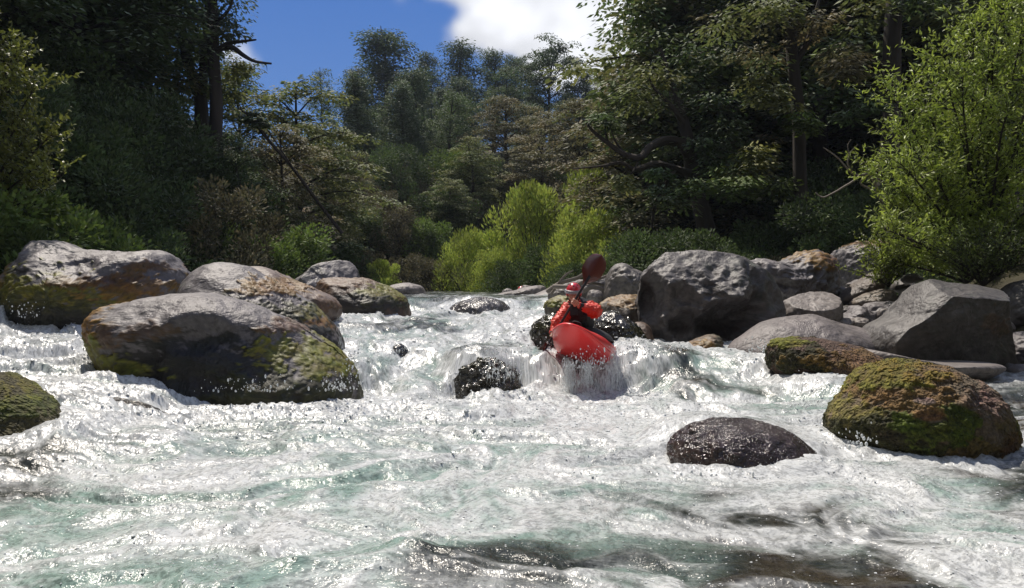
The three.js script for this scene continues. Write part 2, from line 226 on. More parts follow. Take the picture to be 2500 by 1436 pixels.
boulder({ seed: 6, d: 19, T: 1.0, group: GL, label: 'pale angular grey boulder standing behind the dark brown one', amp: .06, ridge: .04, planes: [[.4, .7, .7, .42]],
  outline: [[718, 695], [745, 668], [775, 645], [820, 634], [855, 640], [872, 660], [876, 705], [800, 725], [730, 720]], moss: [[770, 670, 35, 16, DARKS, .7, .9]] });
boulder({ seed: 7, d: 22, T: .6, group: GF, label: 'low pale rounded rock at the far pool\'s left edge', amp: .04, nth: 80, nph: 50, stone: PALE, outline: [[942, 705], [975, 691], [1010, 692], [1035, 703], [1042, 730], [942, 730]] });
boulder({ seed: 8, d: 14, T: .5, group: GL, label: 'dark flat rock at the left edge of the picture', amp: .06, nth: 80, nph: 50, stone: DARKS, outline: [[-60, 665], [0, 641], [45, 641], [62, 655], [45, 700], [-50, 710]] });
// right bank
boulder({ seed: 10, d: 11.7, T: 1.05, B: 1.2, nth: 260, nph: 160, group: GR, label: 'largest grey boulder with scooped hollows, right of the kayaker', amp: .035, ridge: .05, rug: .025,
  planes: [[-.12, .74, .66, .70], [-.8, .2, .55, .98], [.62, .25, .74, .86], [.1, -.35, .95, .80]],
  outline: [[1556, 700], [1560, 672], [1585, 640], [1625, 615], [1680, 607], [1750, 610], [1800, 618], [1840, 638], [1870, 660], [1895, 700], [1913, 745], [1912, 790], [1880, 840], [1830, 890], [1700, 900], [1610, 880], [1580, 830], [1560, 790], [1552, 740]],
  stone: [.128, .117, .114], dents: [[1606, 740, 32, .45, 54], [1672, 760, 32, .45, 56], [1790, 782, 84, .45, 38], [1735, 735, 40, .12, 18], [1700, 825, 110, .4, 42], [1850, 690, 22, .16, 60], [1850, 745, 40, .16, 26]],
  moss: [[1770, 655, 90, 26, DARKS, .65, 1.1], [1720, 700, 50, 12, WET_SHADE, .7, 1.2], [1850, 690, 40, 60, DARKS, .6, 1]] });
boulder({ seed: 11, d: 13.6, T: .9, group: GR, label: 'rough grey boulder with brown mossy crown behind the largest boulder', amp: .06, ridge: .09, rug: .04, outline: [[1815, 640], [1850, 632], [1900, 640], [1950, 620], [1990, 612], [2025, 630], [2037, 670], [2037, 720], [2000, 780], [1900, 780], [1850, 720]], moss: [[1985, 635, 55, 26, OCHRE, .9, .7], [2010, 650, 30, 20, RUST, .8]] });
boulder({ seed: 12, d: 16, T: .9, group: GR, label: 'weathered boulder with orange lichen cap below the willow', amp: .06, ridge: .08, rug: .04, outline: [[2035, 625], [2060, 602], [2100, 590], [2145, 590], [2175, 625], [2170, 700], [2090, 730], [2045, 700]], moss: [[2110, 597, 50, 14, OCHRE, .9, .6]] });
boulder({ seed: 13, d: 11.8, T: .55, group: GR, label: 'pale cream block lying at the largest boulder\'s right foot', amp: .04, ridge: .03, stone: PALE, nth: 110, nph: 70, planes: [[-.1, .9, .35, .2]], outline: [[1912, 742], [1960, 716], [2020, 709], [2042, 722], [2050, 760], [2045, 800], [1980, 805], [1912, 795]] });
boulder({ seed: 14, d: 13, T: .35, group: GR, label: 'slanting narrow stone pointing up to the willow', amp: .05, nth: 90, nph: 50, stone: [.15, .12, .10], outline: [[2040, 740], [2090, 690], [2140, 660], [2170, 662], [2150, 715], [2100, 755]] });
boulder({ seed: 15, d: 12.6, T: .4, group: GR, label: 'small brown grey stone behind the huddle of cobbles', amp: .06, nth: 90, nph: 50, stone: [.19, .155, .12], outline: [[2075, 740], [2110, 718], [2145, 706], [2175, 708], [2185, 735], [2150, 760], [2090, 760]] });
boulder({ seed: 16, d: 12, T: .4, group: GR, label: 'knobbly grey cobble left in the huddle behind the smooth slab', amp: .08, ridge: .06, nth: 90, nph: 60, outline: [[2020, 790], [2060, 765], [2085, 745], [2115, 760], [2130, 790], [2080, 810], [2030, 810]] });
boulder({ seed: 17, d: 12.1, T: .4, group: GR, label: 'squat grey cobble resting against the tall dark boulder', amp: .08, ridge: .05, nth: 90, nph: 60, outline: [[2105, 775], [2115, 742], [2150, 736], [2190, 738], [2205, 760], [2190, 800], [2120, 805]] });
boulder({ seed: 18, d: 12.4, T: .35, group: GR, label: 'dark pointed stone wedged above the cobbles', amp: .08, ridge: .06, nth: 80, nph: 50, stone: DARKS, outline: [[2180, 740], [2210, 715], [2240, 722], [2245, 760], [2200, 770]] });
boulder({ seed: 19, d: 10.2, T: .8, B: .7, nth: 180, nph: 100, group: GR, label: 'low smooth pale mauve slab at the water\'s edge', amp: .03, stone: [.205, .180, .174], rug: .006, lean: .5, outline: [[1770, 855], [1810, 815], [1860, 785], [1930, 768], [1990, 765], [2050, 785], [2110, 800], [2160, 830], [2160, 900], [1900, 910], [1790, 900]] });
boulder({ seed: 20, d: 8.9, T: .5, B: .5, nth: 150, nph: 80, group: GR, label: 'flat pale ledge along the foot of the tall dark boulder', amp: .03, stone: PALE, outline: [[2090, 850], [2170, 868], [2300, 884], [2430, 887], [2447, 898], [2400, 925], [2200, 925], [2095, 905]] });
boulder({ seed: 21, d: 9.7, T: .9, B: 1.0, nth: 240, nph: 150, group: GR, label: 'tall dark slope-backed boulder behind the round mossy one', amp: .03, ridge: .02, lean: .1, stone: [.105, .096, .089], planes: [[-.62, .74, .22, .56], [.08, -.2, 1, .46], [.1, .9, .3, .60]],
  outline: [[2108, 850], [2130, 800], [2180, 770], [2230, 720], [2260, 687], [2300, 677], [2350, 690], [2410, 692], [2437, 702], [2442, 780], [2454, 860], [2460, 930], [2350, 940], [2200, 930], [2140, 900]], moss: [[2330, 800, 90, 60, DARKS, .6, .9], [2380, 790, 40, 30, RUST, .4, .9]] });
boulder({ seed: 22, d: 8.7, T: .6, B: .6, nth: 180, nph: 100, group: GR, label: 'low brown rock with olive moss on its left end', amp: .03, stone: [.15, .095, .07], mat: matMossy, lean: .3, outline: [[1873, 860], [1885, 832], [1930, 823], [1990, 822], [2060, 835], [2120, 855], [2165, 890], [2165, 950], [2050, 960], [1950, 950], [1883, 905]], moss: [[1930, 870, 80, 40, DKMOSS_SHADE, .95, .6], [1905, 835, 50, 14, OLIVE, .9], [2040, 870, 120, 22, OCHRE, .5, .8]] });
boulder({ seed: 23, d: 6.1, T: .62, B: .6, nth: 300, nph: 190, group: GR, label: 'round brown boulder with bright green moss patch, nearest on the right', amp: .03, stone: [.185, .140, .088], mat: matMossy, rug: .008,
  outline: [[2020, 1020], [2060, 960], [2100, 905], [2160, 880], [2230, 878], [2310, 890], [2380, 930], [2430, 975], [2460, 1030], [2464, 1090], [2440, 1150], [2380, 1210], [2200, 1200], [2100, 1140], [2040, 1090]],
  moss: [[2140, 940, 110, 70, OCHRE, .6, .7], [2110, 900, 130, 40, OLIVE, .85, .6], [2060, 1010, 50, 60, OLIVE, .7, .6], [2260, 1080, 120, 50, [.15, .105, .02], .7, .8], [2400, 1000, 60, 50, [.15, .105, .02], .6, .8], [2120, 1050, 110, 60, DKMOSS_SHADE, .95, .6], [2190, 1020, 80, 34, GREEN, 1, .7], [2240, 995, 46, 26, GREEN, 1, .7], [2250, 905, 120, 18, OCHRE, .5, .9], [2330, 1130, 130, 60, OCHRE, .45, .8], [2250, 1150, 60, 60, OCHRE, .6, .8], [2440, 1040, 36, 90, OLIVE, .8, .7], [2340, 960, 80, 34, [.20, .125, .095], .8, .7], [2180, 990, 30, 16, [.24, .125, .05], .8, .5], [2178, 958, 20, 8, [.26, .19, .17], .8, .5], [2120, 1120, 90, 40, WET_SHADE, .8, .5], [2370, 1080, 60, 40, RUST, .8, .8]] });
boulder({ seed: 24, d: 5.7, T: .5, B: .5, nth: 280, nph: 180, group: GM, label: 'glistening wet black boulder washed by the current, foreground right', amp: .035, stone: [.050, .034, .033], mat: matGlint, rug: .02, vein: 0, outline: [[1628, 1104], [1648, 1066], [1695, 1034], [1760, 1020], [1840, 1024], [1920, 1046], [1985, 1090], [2015, 1135], [2020, 1220], [1900, 1250], [1750, 1230], [1640, 1170]], moss: [[1680, 1110, 60, 60, [.05, .028, .02], .6, .8]] });
boulder({ seed: 25, d: 10.6, T: .6, group: GR, label: 'streaked dark boulder cut by the right picture edge', amp: .05, ridge: .04, stone: [.14, .125, .11], outline: [[2440, 740], [2470, 700], [2520, 680], [2580, 700], [2580, 800], [2440, 800]] });
boulder({ seed: 26, d: 9.9, T: .5, group: GR, label: 'lumpy pale rock below the streaked boulder at the right edge', amp: .07, ridge: .07, outline: [[2442, 850], [2455, 825], [2490, 810], [2550, 815], [2580, 930], [2470, 930], [2445, 890]] });
boulder({ seed: 27, d: 10.5, T: .35, group: GR, label: 'small ochre mossy wedge at the waterline below the largest boulder', amp: .05, nth: 90, nph: 50, stone: [.15, .10, .06], outline: [[1660, 855], [1700, 826], [1742, 817], [1762, 830], [1765, 880], [1670, 885]], moss: [[1700, 845, 50, 16, OCHRE, .8], [1745, 830, 20, 14, DKMOSS_SHADE, .9]] });
boulder({ seed: 28, d: 11, T: .5, group: GM, label: 'black wet rock just right of the paddler', amp: .05, stone: [.045, .040, .032], mat: matWet, nth: 130, nph: 80, outline: [[1440, 810], [1462, 768], [1505, 757], [1545, 785], [1578, 825], [1580, 880], [1460, 880]], moss: [[1545, 815, 40, 30, DKMOSS_SHADE, .8]] });
boulder({ seed: 29, d: 12.4, T: .6, group: GM, label: 'brown moss topped rock behind the paddler\'s shoulder', amp: .05, stone: [.10, .08, .06], nth: 120, nph: 70, outline: [[1462, 745], [1500, 724], [1560, 721], [1590, 750], [1590, 820], [1490, 830]], moss: [[1510, 735, 60, 18, OCHRE, .8, .8]] });
boulder({ seed: 30, d: 13.2, T: .4, group: GM, label: 'small olive mossy rock left of the helmet', amp: .05, stone: [.06, .05, .03], nth: 80, nph: 50, outline: [[1328, 748], [1345, 728], [1390, 722], [1415, 735], [1415, 775], [1335, 775]], moss: [[1365, 735, 50, 18, OLIVE, .9, .6]] });
boulder({ seed: 31, d: 11.1, T: .45, group: GM, label: 'dark wet rock under the paddler\'s lower hand', amp: .05, stone: [.035, .032, .022], mat: matWet, nth: 120, nph: 70, outline: [[1288, 815], [1320, 777], [1370, 763], [1410, 780], [1410, 870], [1300, 870]], moss: [[1340, 785, 40, 18, DKMOSS_SHADE, .9]] });
boulder({ seed: 32, d: 11.3, T: .3, group: GM, label: 'small round brown stone against the largest boulder', amp: .04, stone: [.15, .10, .07], nth: 80, nph: 50, outline: [[1535, 805], [1550, 787], [1575, 787], [1592, 810], [1590, 860], [1540, 860]] });
boulder({ seed: 33, d: 15, T: .6, group: GR, label: 'dark jagged boulder in shade right of the paddle blade', amp: .06, ridge: .07, stone: [.15, .135, .125], nth: 110, nph: 70, outline: [[1476, 695], [1488, 658], [1515, 640], [1545, 655], [1575, 672], [1590, 740], [1480, 750]] });
boulder({ seed: 34, d: 16.2, T: .6, group: GF, label: 'grey craggy rock under the driftwood roots', amp: .06, ridge: .08, stone: [.16, .145, .135], nth: 110, nph: 70, outline: [[1335, 720], [1380, 692], [1430, 682], [1490, 680], [1490, 740], [1345, 740]] });
boulder({ seed: 35, d: 20, T: .7, group: GF, label: 'flat pale stone at the far pool\'s right edge', amp: .06, ridge: .06, stone: PALE, nth: 90, nph: 50, outline: [[1210, 722], [1260, 708], [1310, 697], [1335, 702], [1335, 735], [1215, 735]] });
boulder({ seed: 36, d: 18.4, T: .6, group: GF, label: 'smooth pale wedge stone just left of the helmet', amp: .05, stone: PALE, nth: 90, nph: 50, outline: [[1295, 726], [1330, 707], [1380, 699], [1425, 712], [1425, 740], [1300, 740]] });
boulder({ seed: 37, d: 9.3, T: .45, B: .5, group: GM, label: 'black rock splitting the fall left of the kayak', amp: .09, ridge: .12, rug: .03, freq: 2, stone: [.060, .054, .042], mat: matGlint, nth: 170, nph: 100, outline: [[1110, 945], [1125, 905], [1165, 882], [1215, 880], [1255, 900], [1275, 940], [1275, 1000], [1200, 1010], [1115, 990]], moss: [[1150, 880, 40, 20, DKMOSS_SHADE, .8]] });
boulder({ seed: 38, d: 10.6, T: .2, group: GM, label: 'tiny black rock tip alone in the white water', amp: .05, stone: [.03, .028, .026], mat: matWet, nth: 60, nph: 40, outline: [[944, 870], [960, 845], [975, 838], [990, 845], [1004, 865], [1000, 890], [950, 890]] });
boulder({ seed: 39, d: 16, T: .7, group: GM, label: 'wet grey boulder in the middle of the upper step', amp: .04, stone: [.11, .10, .098], mat: matWet, nth: 140, nph: 80, outline: [[1078, 780], [1105, 742], [1150, 726], [1200, 725], [1245, 745], [1262, 790], [1250, 810], [1090, 810]] });
boulder({ seed: 40, d: 5.9, T: .6, B: .8, group: GL, label: 'wet mossy ledge in the left foreground corner', amp: .03, stone: [.085, .075, .03], mat: matMossy, nth: 200, nph: 120, lean: .5, outline: [[-420, 930], [-200, 905], [-60, 905], [10, 925], [75, 968], [120, 1015], [150, 1060], [140, 1130], [40, 1180], [-200, 1200], [-420, 1150]], moss: [[10, 1040, 90, 70, DKMOSS_SHADE, .6, .8], [0, 1060, 80, 50, OCHRE, .6, .8], [40, 990, 70, 40, GREEN, .6, .8], [0, 950, 80, 30, OLIVE, .6, .9], [90, 1090, 60, 40, WET_SHADE, .9, .6]] });
boulder({ seed: 41, d: 6.9, T: .5, B: .6, group: GL, label: 'dark wet shelf washed over by the current beside the mossy ledge', amp: .08, ridge: .07, rug: .03, stone: [.06, .052, .042], mat: matGlint, nth: 180, nph: 90, lean: .6, outline: [[-60, 966], [60, 952], [170, 954], [270, 974], [360, 1004], [425, 1036], [400, 1085], [200, 1095], [0, 1075]], moss: [[120, 960, 120, 20, [.07, .035, .02], .6, .9]] });
{ // small stones filling the gaps of the right bank
  const R = mulberry(202), spots = [[2055, 720, 13.4], [2070, 760, 12.2], [2205, 700, 13], [2225, 680, 12.6], [2010, 690, 14.4], [2030, 745, 12.8], [2090, 700, 13.8], [2160, 770, 11.6], [2180, 790, 11], [2100, 790, 11.4], [2060, 790, 11.5], [1985, 800, 11.2], [1935, 790, 11.3], [2140, 690, 14], [2460, 800, 10.3], [2480, 790, 10.6], [2465, 900, 9.3], [2490, 905, 9.2], [1600, 850, 11], [1625, 862, 10.8], [1800, 850, 10.9], [1590, 735, 13.6], [1450, 725, 14.8], [1240, 716, 21], [1290, 714, 20.4], [1390, 716, 17.4]];
  spots.sort((a, b) => a[0] - b[0]).forEach(([px, py, d], i) => { const w = (14 + R() * 20), h = w * (.5 + R() * .35), o = []; for (let k = 0; k < 9; k++) { const a = k / 9 * 6.283, r = .8 + R() * .35; o.push([px + Math.cos(a) * w * r, py + Math.sin(a) * h * r]); } boulder({ seed: 60 + i, d, T: w / FPX * d * (.8 + R() * .4), name: 'cobble', group: 'small stones between the boulders', label: `${ORD(i + 1)} small stone from the left in the gaps between right bank boulders`, amp: .08, ridge: .05, nth: 44, nph: 28, stone: [[.17, .15, .14], [.24, .21, .19], [.10, .09, .08]][i % 3], outline: o }); });
}
// ------------------------------------------------------------------ river surface, piling up round the rocks
const NX = 780, ND = 540, D0 = 1.9, D1 = 36;
let surfaceAt;
const CELL = .08, CW = 320, contact = new Float32Array(CW * 460);
for (const m of rocks) {
  const a = m.geometry.attributes.position, o = [0, 0, 0, 0];
  for (let i = 0; i < a.count; i += 7) {
    const x = a.getX(i) + m.position.x, y = a.getY(i) + m.position.y, d = -a.getZ(i) - m.position.z; if (Math.abs(y) > 1.7 || d < 2 || d > 22) continue;
    if (Math.abs(riverAt(x, d, o)[0] - y) < .07) { const gi = Math.round(x / CELL) + CW / 2, gj = Math.round(d / CELL); for (let v = -4; v <= 4; v++) for (let u = -4; u <= 4; u++) { const q = (gj + v) * CW + gi + u, w = Math.exp(-(u * u + v * v) / 6); if (q >= 0 && q < contact.length && w > contact[q]) contact[q] = w; } }
  }
}
const contactAt = (x, d) => { const u = x / CELL + CW / 2, v = d / CELL, i = Math.floor(u), j = Math.floor(v); if (i < 0 || i > CW - 2 || j < 0 || j > 457) return 0; const a = u - i, b = v - j, q = j * CW + i; return lerp(lerp(contact[q], contact[q + 1], a), lerp(contact[q + CW], contact[q + CW + 1], a), b); };
const halfWidth = (d) => 2.4 + .86 * d;
{
  // values of the control points on a coarse grid, then smooth look-ups
  const GX = 190, GD = 150, coarse = new Float32Array(GX * GD * 4), o = [0, 0, 0, 0];
  const rowD = (t) => D0 * Math.pow(D1 / D0, t);
  for (let j = 0; j < GD; j++) for (let i = 0; i < GX; i++) { const d = rowD(j / (GD - 1)), x = (i / (GX - 1) * 2 - 1) * halfWidth(d); riverAt(x, d, o); coarse.set(o, (j * GX + i) * 4); }
  const look = (s, t, k) => { const x = s * (GX - 1), y = t * (GD - 1), i = Math.min(GX - 2, x | 0), j = Math.min(GD - 2, y | 0), a = x - i, b = y - j, q = (ii, jj) => coarse[(jj * GX + ii) * 4 + k]; return lerp(lerp(q(i, j), q(i + 1, j), a), lerp(q(i, j + 1), q(i + 1, j + 1), a), b); };
  const pos = new Float32Array(NX * ND * 3), col = new Float32Array(NX * ND * 3), uv = new Float32Array(NX * ND * 2), idx = new Uint32Array((NX - 1) * (ND - 1) * 6);
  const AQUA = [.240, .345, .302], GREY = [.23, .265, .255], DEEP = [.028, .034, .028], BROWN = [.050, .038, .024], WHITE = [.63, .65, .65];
  for (let j = 0; j < ND; j++) {
    const t = j / (ND - 1), d = rowD(t);
    for (let i = 0; i < NX; i++) {
      const s = i / (NX - 1), x = (s * 2 - 1) * halfWidth(d), k = j * NX + i;
      const h = look(s, t, 0), am = look(s, t, 1), fo = look(s, t, 2), cl = look(s, t, 3);
      // flow runs towards the viewer and spreads to both sides
      const ang = clamp(-x * .1 + .32 * Math.tanh(-x * .8) + .15, -.9, .9) * sstep(9, 5, d), ca = Math.cos(ang), sa = Math.sin(ang);
      let fu = -sa * x + ca * d, fv = ca * x + sa * d;
      const wx = fbm(x * .7, d * .7, 3.1, 2) * .5, wz = fbm(x * .7, d * .7, 8.7, 2) * .5; fu += wx; fv += wz;
      const ct = contactAt(x, d), fall = sstep(6.2, 8, d);
      const swell = fbm(fu * .5, fv * .8, 1.5, 2), chop = fbm(fu * 1.25, fv * 1.9, 4.2, 3), peak = Math.pow(1 - Math.abs(fbm(fu * 1.7 + 3, fv * 2.1, 6.6, 2)) * 1.6, 3), rip = fbm(x * 5.5 + wx * 5, d * 6 + wz * 5, 9.1, d > 7 ? 2 : 3), fine = d > 8 ? 0 : fbm(x * 21, d * 21, 2.2, 2) * sstep(8, 5, d);
      let y = h + am * (.22 * swell + lerp(.17, .11, fall) * chop + lerp(.05, .07, fall) * (peak - .45) + lerp(.030, .026, fall) * rip + .010 * fine) + ct * (.025 + .02 * rip);
      pos[k * 3] = x; pos[k * 3 + 1] = y; pos[k * 3 + 2] = -d;
      // foam lies in rafts and laces drawn out along the flow
      const raft = fbm(fu * .8 + 5, fv * 1.7, 7.7, 4), streak = fbm(fu * 1.1, fv * 7, 15.2, 3), lace = 1 - 2.4 * billow(fu * 3.0 + wz * 4, fv * 4.2 + wx * 4, 12.4, 4), speck = fbm(x * 24, d * 24, 5.5, 3);
      let foam = fo + .74 * raft + .36 * streak + .20 * lace + .10 * speck + .35 * (peak - .4) + ct * .55;
      const web = Math.pow(clamp(1 - Math.abs(fbm(fu * 2.6 + wz * 4, fv * 3.4, 18.8, 3)) * 3.2), 3);
      foam += .45 * web * cl;
      foam = sstep(.08, 1.05, foam);
      const clear = sstep(.3, .72, cl + .42 * fbm(fu * 1.1, fv * 1.9, 20.3, 3));
      const bed = mix3(DEEP, BROWN, sstep(-.1, .35, fbm(x * 1.3, d * 1.3, 31, 3)) * sstep(0, 1.5, x) * .8);
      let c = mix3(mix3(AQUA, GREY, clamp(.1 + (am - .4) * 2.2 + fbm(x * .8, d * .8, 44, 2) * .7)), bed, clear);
      c = mix3(c, WHITE, foam * lerp(1, .9, clear));
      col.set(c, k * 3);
      uv[k * 2] = x * .8 + wx * .3; uv[k * 2 + 1] = d * .8 + wz * .3 - h * .8;
    }
  }
  surfaceAt = (x, d) => { const t = Math.log(d / D0) / Math.log(D1 / D0), i = clamp(Math.round((x / halfWidth(d) + 1) / 2 * (NX - 1)), 0, NX - 1), j = clamp(Math.round(t * (ND - 1)), 0, ND - 1); return pos[(j * NX + i) * 3 + 1]; };
  let q = 0;
  for (let j = 0; j < ND - 1; j++) for (let i = 0; i < NX - 1; i++) { const a = j * NX + i, b = a + 1, c = a + NX, e = c + 1; idx[q++] = a; idx[q++] = b; idx[q++] = c; idx[q++] = b; idx[q++] = e; idx[q++] = c; }
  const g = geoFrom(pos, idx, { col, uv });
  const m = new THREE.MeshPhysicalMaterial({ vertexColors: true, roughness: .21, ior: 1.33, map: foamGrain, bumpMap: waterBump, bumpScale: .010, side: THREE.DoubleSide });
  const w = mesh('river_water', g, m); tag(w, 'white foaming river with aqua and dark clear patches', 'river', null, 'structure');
}
const RO = [0, 0, 0, 0], frothAt = (x, d) => { riverAt(x, d, RO); const k = surfaceAt(x, d); return { y: k, power: clamp((RO[1] - .35) * 1.6) * clamp(RO[2] * 1.2 - .2) * (.3 + sstep(-.02, .1, k - RO[0]) + 1.6 * contactAt(x, d)) }; }, waterY = (x, d) => riverAt(x, d, RO)[0];

console.log('river and boulders');
scene.fog = new THREE.FogExp2(0xcfdcf0, 0.0004);
// ------------------------------------------------------------------ trees and shrubs
class Leaves {
  constructor() { this.p = []; this.c = []; this.i = []; }
  rhomb(c, a, b, col) { // a leaf or a tuft of leaves: half length a, half width b
    const k = this.p.length / 3;
    this.p.push(c.x - a.x, c.y - a.y, c.z - a.z, c.x + b.x, c.y + b.y, c.z + b.z, c.x + a.x, c.y + a.y, c.z + a.z, c.x - b.x, c.y - b.y, c.z - b.z);
    for (let q = 0; q < 4; q++) this.c.push(col[0], col[1], col[2]);
    this.i.push(k, k + 1, k + 3, k + 1, k + 2, k + 3);
  }
  lance(c, dir, side, len, w, col) { // long leaf folded along its rib
    const k = this.p.length / 3, up = V().crossVectors(dir, side).normalize(), m = c.clone().addScaledVector(dir, len * .45), e = c.clone().addScaledVector(dir, len).addScaledVector(up, -len * .12);
    const l = m.clone().addScaledVector(side, w).addScaledVector(up, w * .35), r = m.clone().addScaledVector(side, -w).addScaledVector(up, w * .35);
    for (const q of [c, l, m, r, e]) { this.p.push(q.x, q.y, q.z); this.c.push(col[0], col[1], col[2]); }
    this.i.push(k, k + 1, k + 2, k + 2, k + 1, k + 4, k, k + 2, k + 3, k + 2, k + 4, k + 3);
  }
  geo() { return geoFrom(this.p, this.i, { col: this.c }); }
}
class Wood {
  constructor() { this.p = []; this.i = []; this.uv = []; }
  tube(pts, r0, r1, seg = 7, curve = true) {
    const cp = curve && pts.length > 2 ? new THREE.CatmullRomCurve3(pts).getPoints(Math.max(6, pts.length * 4)) : pts; let len = 0;
    const k0 = this.p.length / 3, n = cp.length; let side = V(1, 0, .3);
    for (let j = 0; j < n; j++) {
      const t = V().subVectors(cp[Math.min(n - 1, j + 1)], cp[Math.max(0, j - 1)]).normalize(); side.addScaledVector(t, -side.dot(t)).normalize(); const up = V().crossVectors(t, side), f = j / (n - 1), r = lerp(r0, r1, f);
      if (j) len += cp[j].distanceTo(cp[j - 1]);
      for (let s = 0; s <= seg; s++) { const a = s / seg * Math.PI * 2, rr = r * (1 + .14 * Math.sin(a * 3 + len * 2)); const q = cp[j].clone().addScaledVector(side, Math.cos(a) * rr).addScaledVector(up, Math.sin(a) * rr); this.p.push(q.x, q.y, q.z); this.uv.push(s / seg, len * .5); }
    }
    for (let j = 0; j < n - 1; j++) for (let s = 0; s < seg; s++) { const a = k0 + j * (seg + 1) + s, b = a + seg + 1; this.i.push(a, a + 1, b, a + 1, b + 1, b); }
    return cp;
  }
  geo() { return geoFrom(this.p, this.i, { uv: this.uv }); }
}
const leafMat = (o = {}) => new THREE.MeshPhysicalMaterial({ vertexColors: true, roughness: .85, transmission: .4, thickness: 0, specularIntensity: .6, side: THREE.DoubleSide, ...o });
const matLeaf = leafMat(), matGloss = leafMat({ roughness: .8, transmission: .5, clearcoat: .5, clearcoatRoughness: .35 });
const matBark = new THREE.MeshStandardMaterial({ color: new THREE.Color().setRGB(.036, .029, .023), roughness: .95, bumpMap: barkBump, bumpScale: .03 });
const matDead = new THREE.MeshStandardMaterial({ color: new THREE.Color().setRGB(.19, .165, .14), roughness: .9, bumpMap: barkBump, bumpScale: .01 });
const rv = (R, s = 1) => V((R() - .5) * 2 * s, (R() - .5) * 2 * s, (R() - .5) * 2 * s);
// a spray: many tufts spread over a tilted flattened disc
function spray(L, R, c, out, rad, thick, n, leaf, col, droop = .25) {
  const t = .72 + R() * .56, base3 = col.map((q, k) => q * t * (k === 0 ? .9 + R() * .25 : 1));
  for (let i = 0; i < n; i++) {
    const a = R() * 6.283, r = Math.sqrt(R()) * rad, x = Math.cos(a) * r, z = Math.sin(a) * r, o = x * out.x + z * out.z;
    const p = V(c.x + x, c.y + (R() - .5) * thick - droop * Math.max(0, o) - .12 * r, c.z + z);
    const dir = V(Math.cos(a), -.2 - R() * .4, Math.sin(a)).addScaledVector(rv(R), .45).normalize(), sd = V(-dir.z, (R() - .5) * 1.1, dir.x).normalize(), s = leaf * (.6 + R() * .8);
    const b = .8 + R() * .4; L.rhomb(p, dir.multiplyScalar(s), sd.multiplyScalar(s * .5), [base3[0] * b, base3[1] * b, base3[2] * b]);
  }
}
const BEECH = [.165, .195, .062], OLBRN = [.175, .165, .078], DARKG = [.092, .140, .046], BLUEG = [.090, .130, .058], LIME = [.360, .430, .085], LEAFY = [.120, .180, .036], SUNNY = [.200, .215, .040];
function layered(seed, { H = 18, R: CR = 5, nb = 40, from = .22, sp = 1.0, n = 24, leaf = .2, col = BEECH, thick = .22, droop = .3, top = 1, rise = .35 } = {}) {
  const R = mulberry(seed), L = new Leaves(), W = new Wood(), bend = [rv(R, .5), rv(R, .7)];
  const trunk = [V(0, -.6, 0), V(bend[0].x * .4, H * .3, bend[0].z * .4), V(bend[0].x, H * .6, bend[0].z), V(bend[1].x, H * .93, bend[1].z)];
  const tp = W.tube(trunk, H * .017 + .05, .04, 8);
  for (let b = 0; b < nb; b++) {
    const f = from + (.97 - from) * (b + R() * .8) / nb, k = Math.min(tp.length - 1, Math.round(f * (tp.length - 1))), s = tp[k], u = (f - from) / (1 - from);
    const prof = Math.pow(Math.sin(Math.PI * clamp(.16 + u * .84 * top + (1 - top) * .4, 0, 1)), .7) * (.65 + R() * .5), len = CR * Math.max(.22, prof), a = b * 2.4 + R() * 1.3, o = V(Math.cos(a), 0, Math.sin(a));
    const up = rise * (.4 + u) * len, end = s.clone().addScaledVector(o, len).add(V(0, up - len * .12, 0)), mid = s.clone().addScaledVector(o, len * .5).add(V(rv(R, .3).x, up * .75, rv(R, .3).z));
    const bp = W.tube([s, mid, end], .025 + len * .014, .012, 4);
    const m = Math.max(3, Math.round(len / sp * 2.1));
    for (let q = 0; q < m; q++) { const t = .3 + .72 * (q + R() * .6) / m, p = bp[Math.min(bp.length - 1, Math.round(t * (bp.length - 1)))], off = rv(R, sp * .75); off.y *= .45; spray(L, R, p.clone().add(off), o, sp * (.6 + R() * .5), thick, n, leaf, col, droop); }
  }
  return { trunk: W.geo(), crown: L.geo(), H };
}
function bushy(seed, { H = 4, R: CR = 2, lumps = 16, n = 120, leaf = .12, col = LEAFY, up = .3, stems = 4, narrow = .5, low = .08 } = {}) {
  const R = mulberry(seed), L = new Leaves(), W = new Wood();
  for (let l = 0; l < lumps; l++) {
    const u = (l + R() * .7) / lumps, a = l * 2.4 + R(), y = H * (low + (.97 - low) * u), rr = CR * Math.sqrt(Math.max(.02, 1 - Math.pow(Math.abs(u - .38) / .64, 2))) * (.35 + R() * .55), c = V(Math.cos(a) * rr, y, Math.sin(a) * rr), lr = CR * (.30 + R() * .26) * (1 - .35 * u);
    if (l < stems || R() < .3) W.tube([V(rv(R, .15).x, -.4, rv(R, .15).z), V(c.x * .4, y * .55, c.z * .4), c], .02 + H * .008, .01, 5);
    const t = .55 + R() * .85;
    for (let i = 0; i < n; i++) {
      const d = rv(R).normalize(), r = lr * Math.pow(R(), .4), p = c.clone().addScaledVector(d, r); p.y = Math.max(p.y, .02);
      const dir = d.clone().add(V(0, up * 2, 0)).addScaledVector(rv(R), .6).normalize(), sd = V().crossVectors(dir, rv(R).normalize()).normalize(), s = leaf * (.6 + R() * .8), b = t * (.75 + R() * .5);
      L.rhomb(p, dir.multiplyScalar(s), sd.multiplyScalar(s * narrow), [col[0] * b * (.9 + R() * .2), col[1] * b, col[2] * b]);
    }
  }
  return { trunk: W.geo(), crown: L.geo(), H };
}
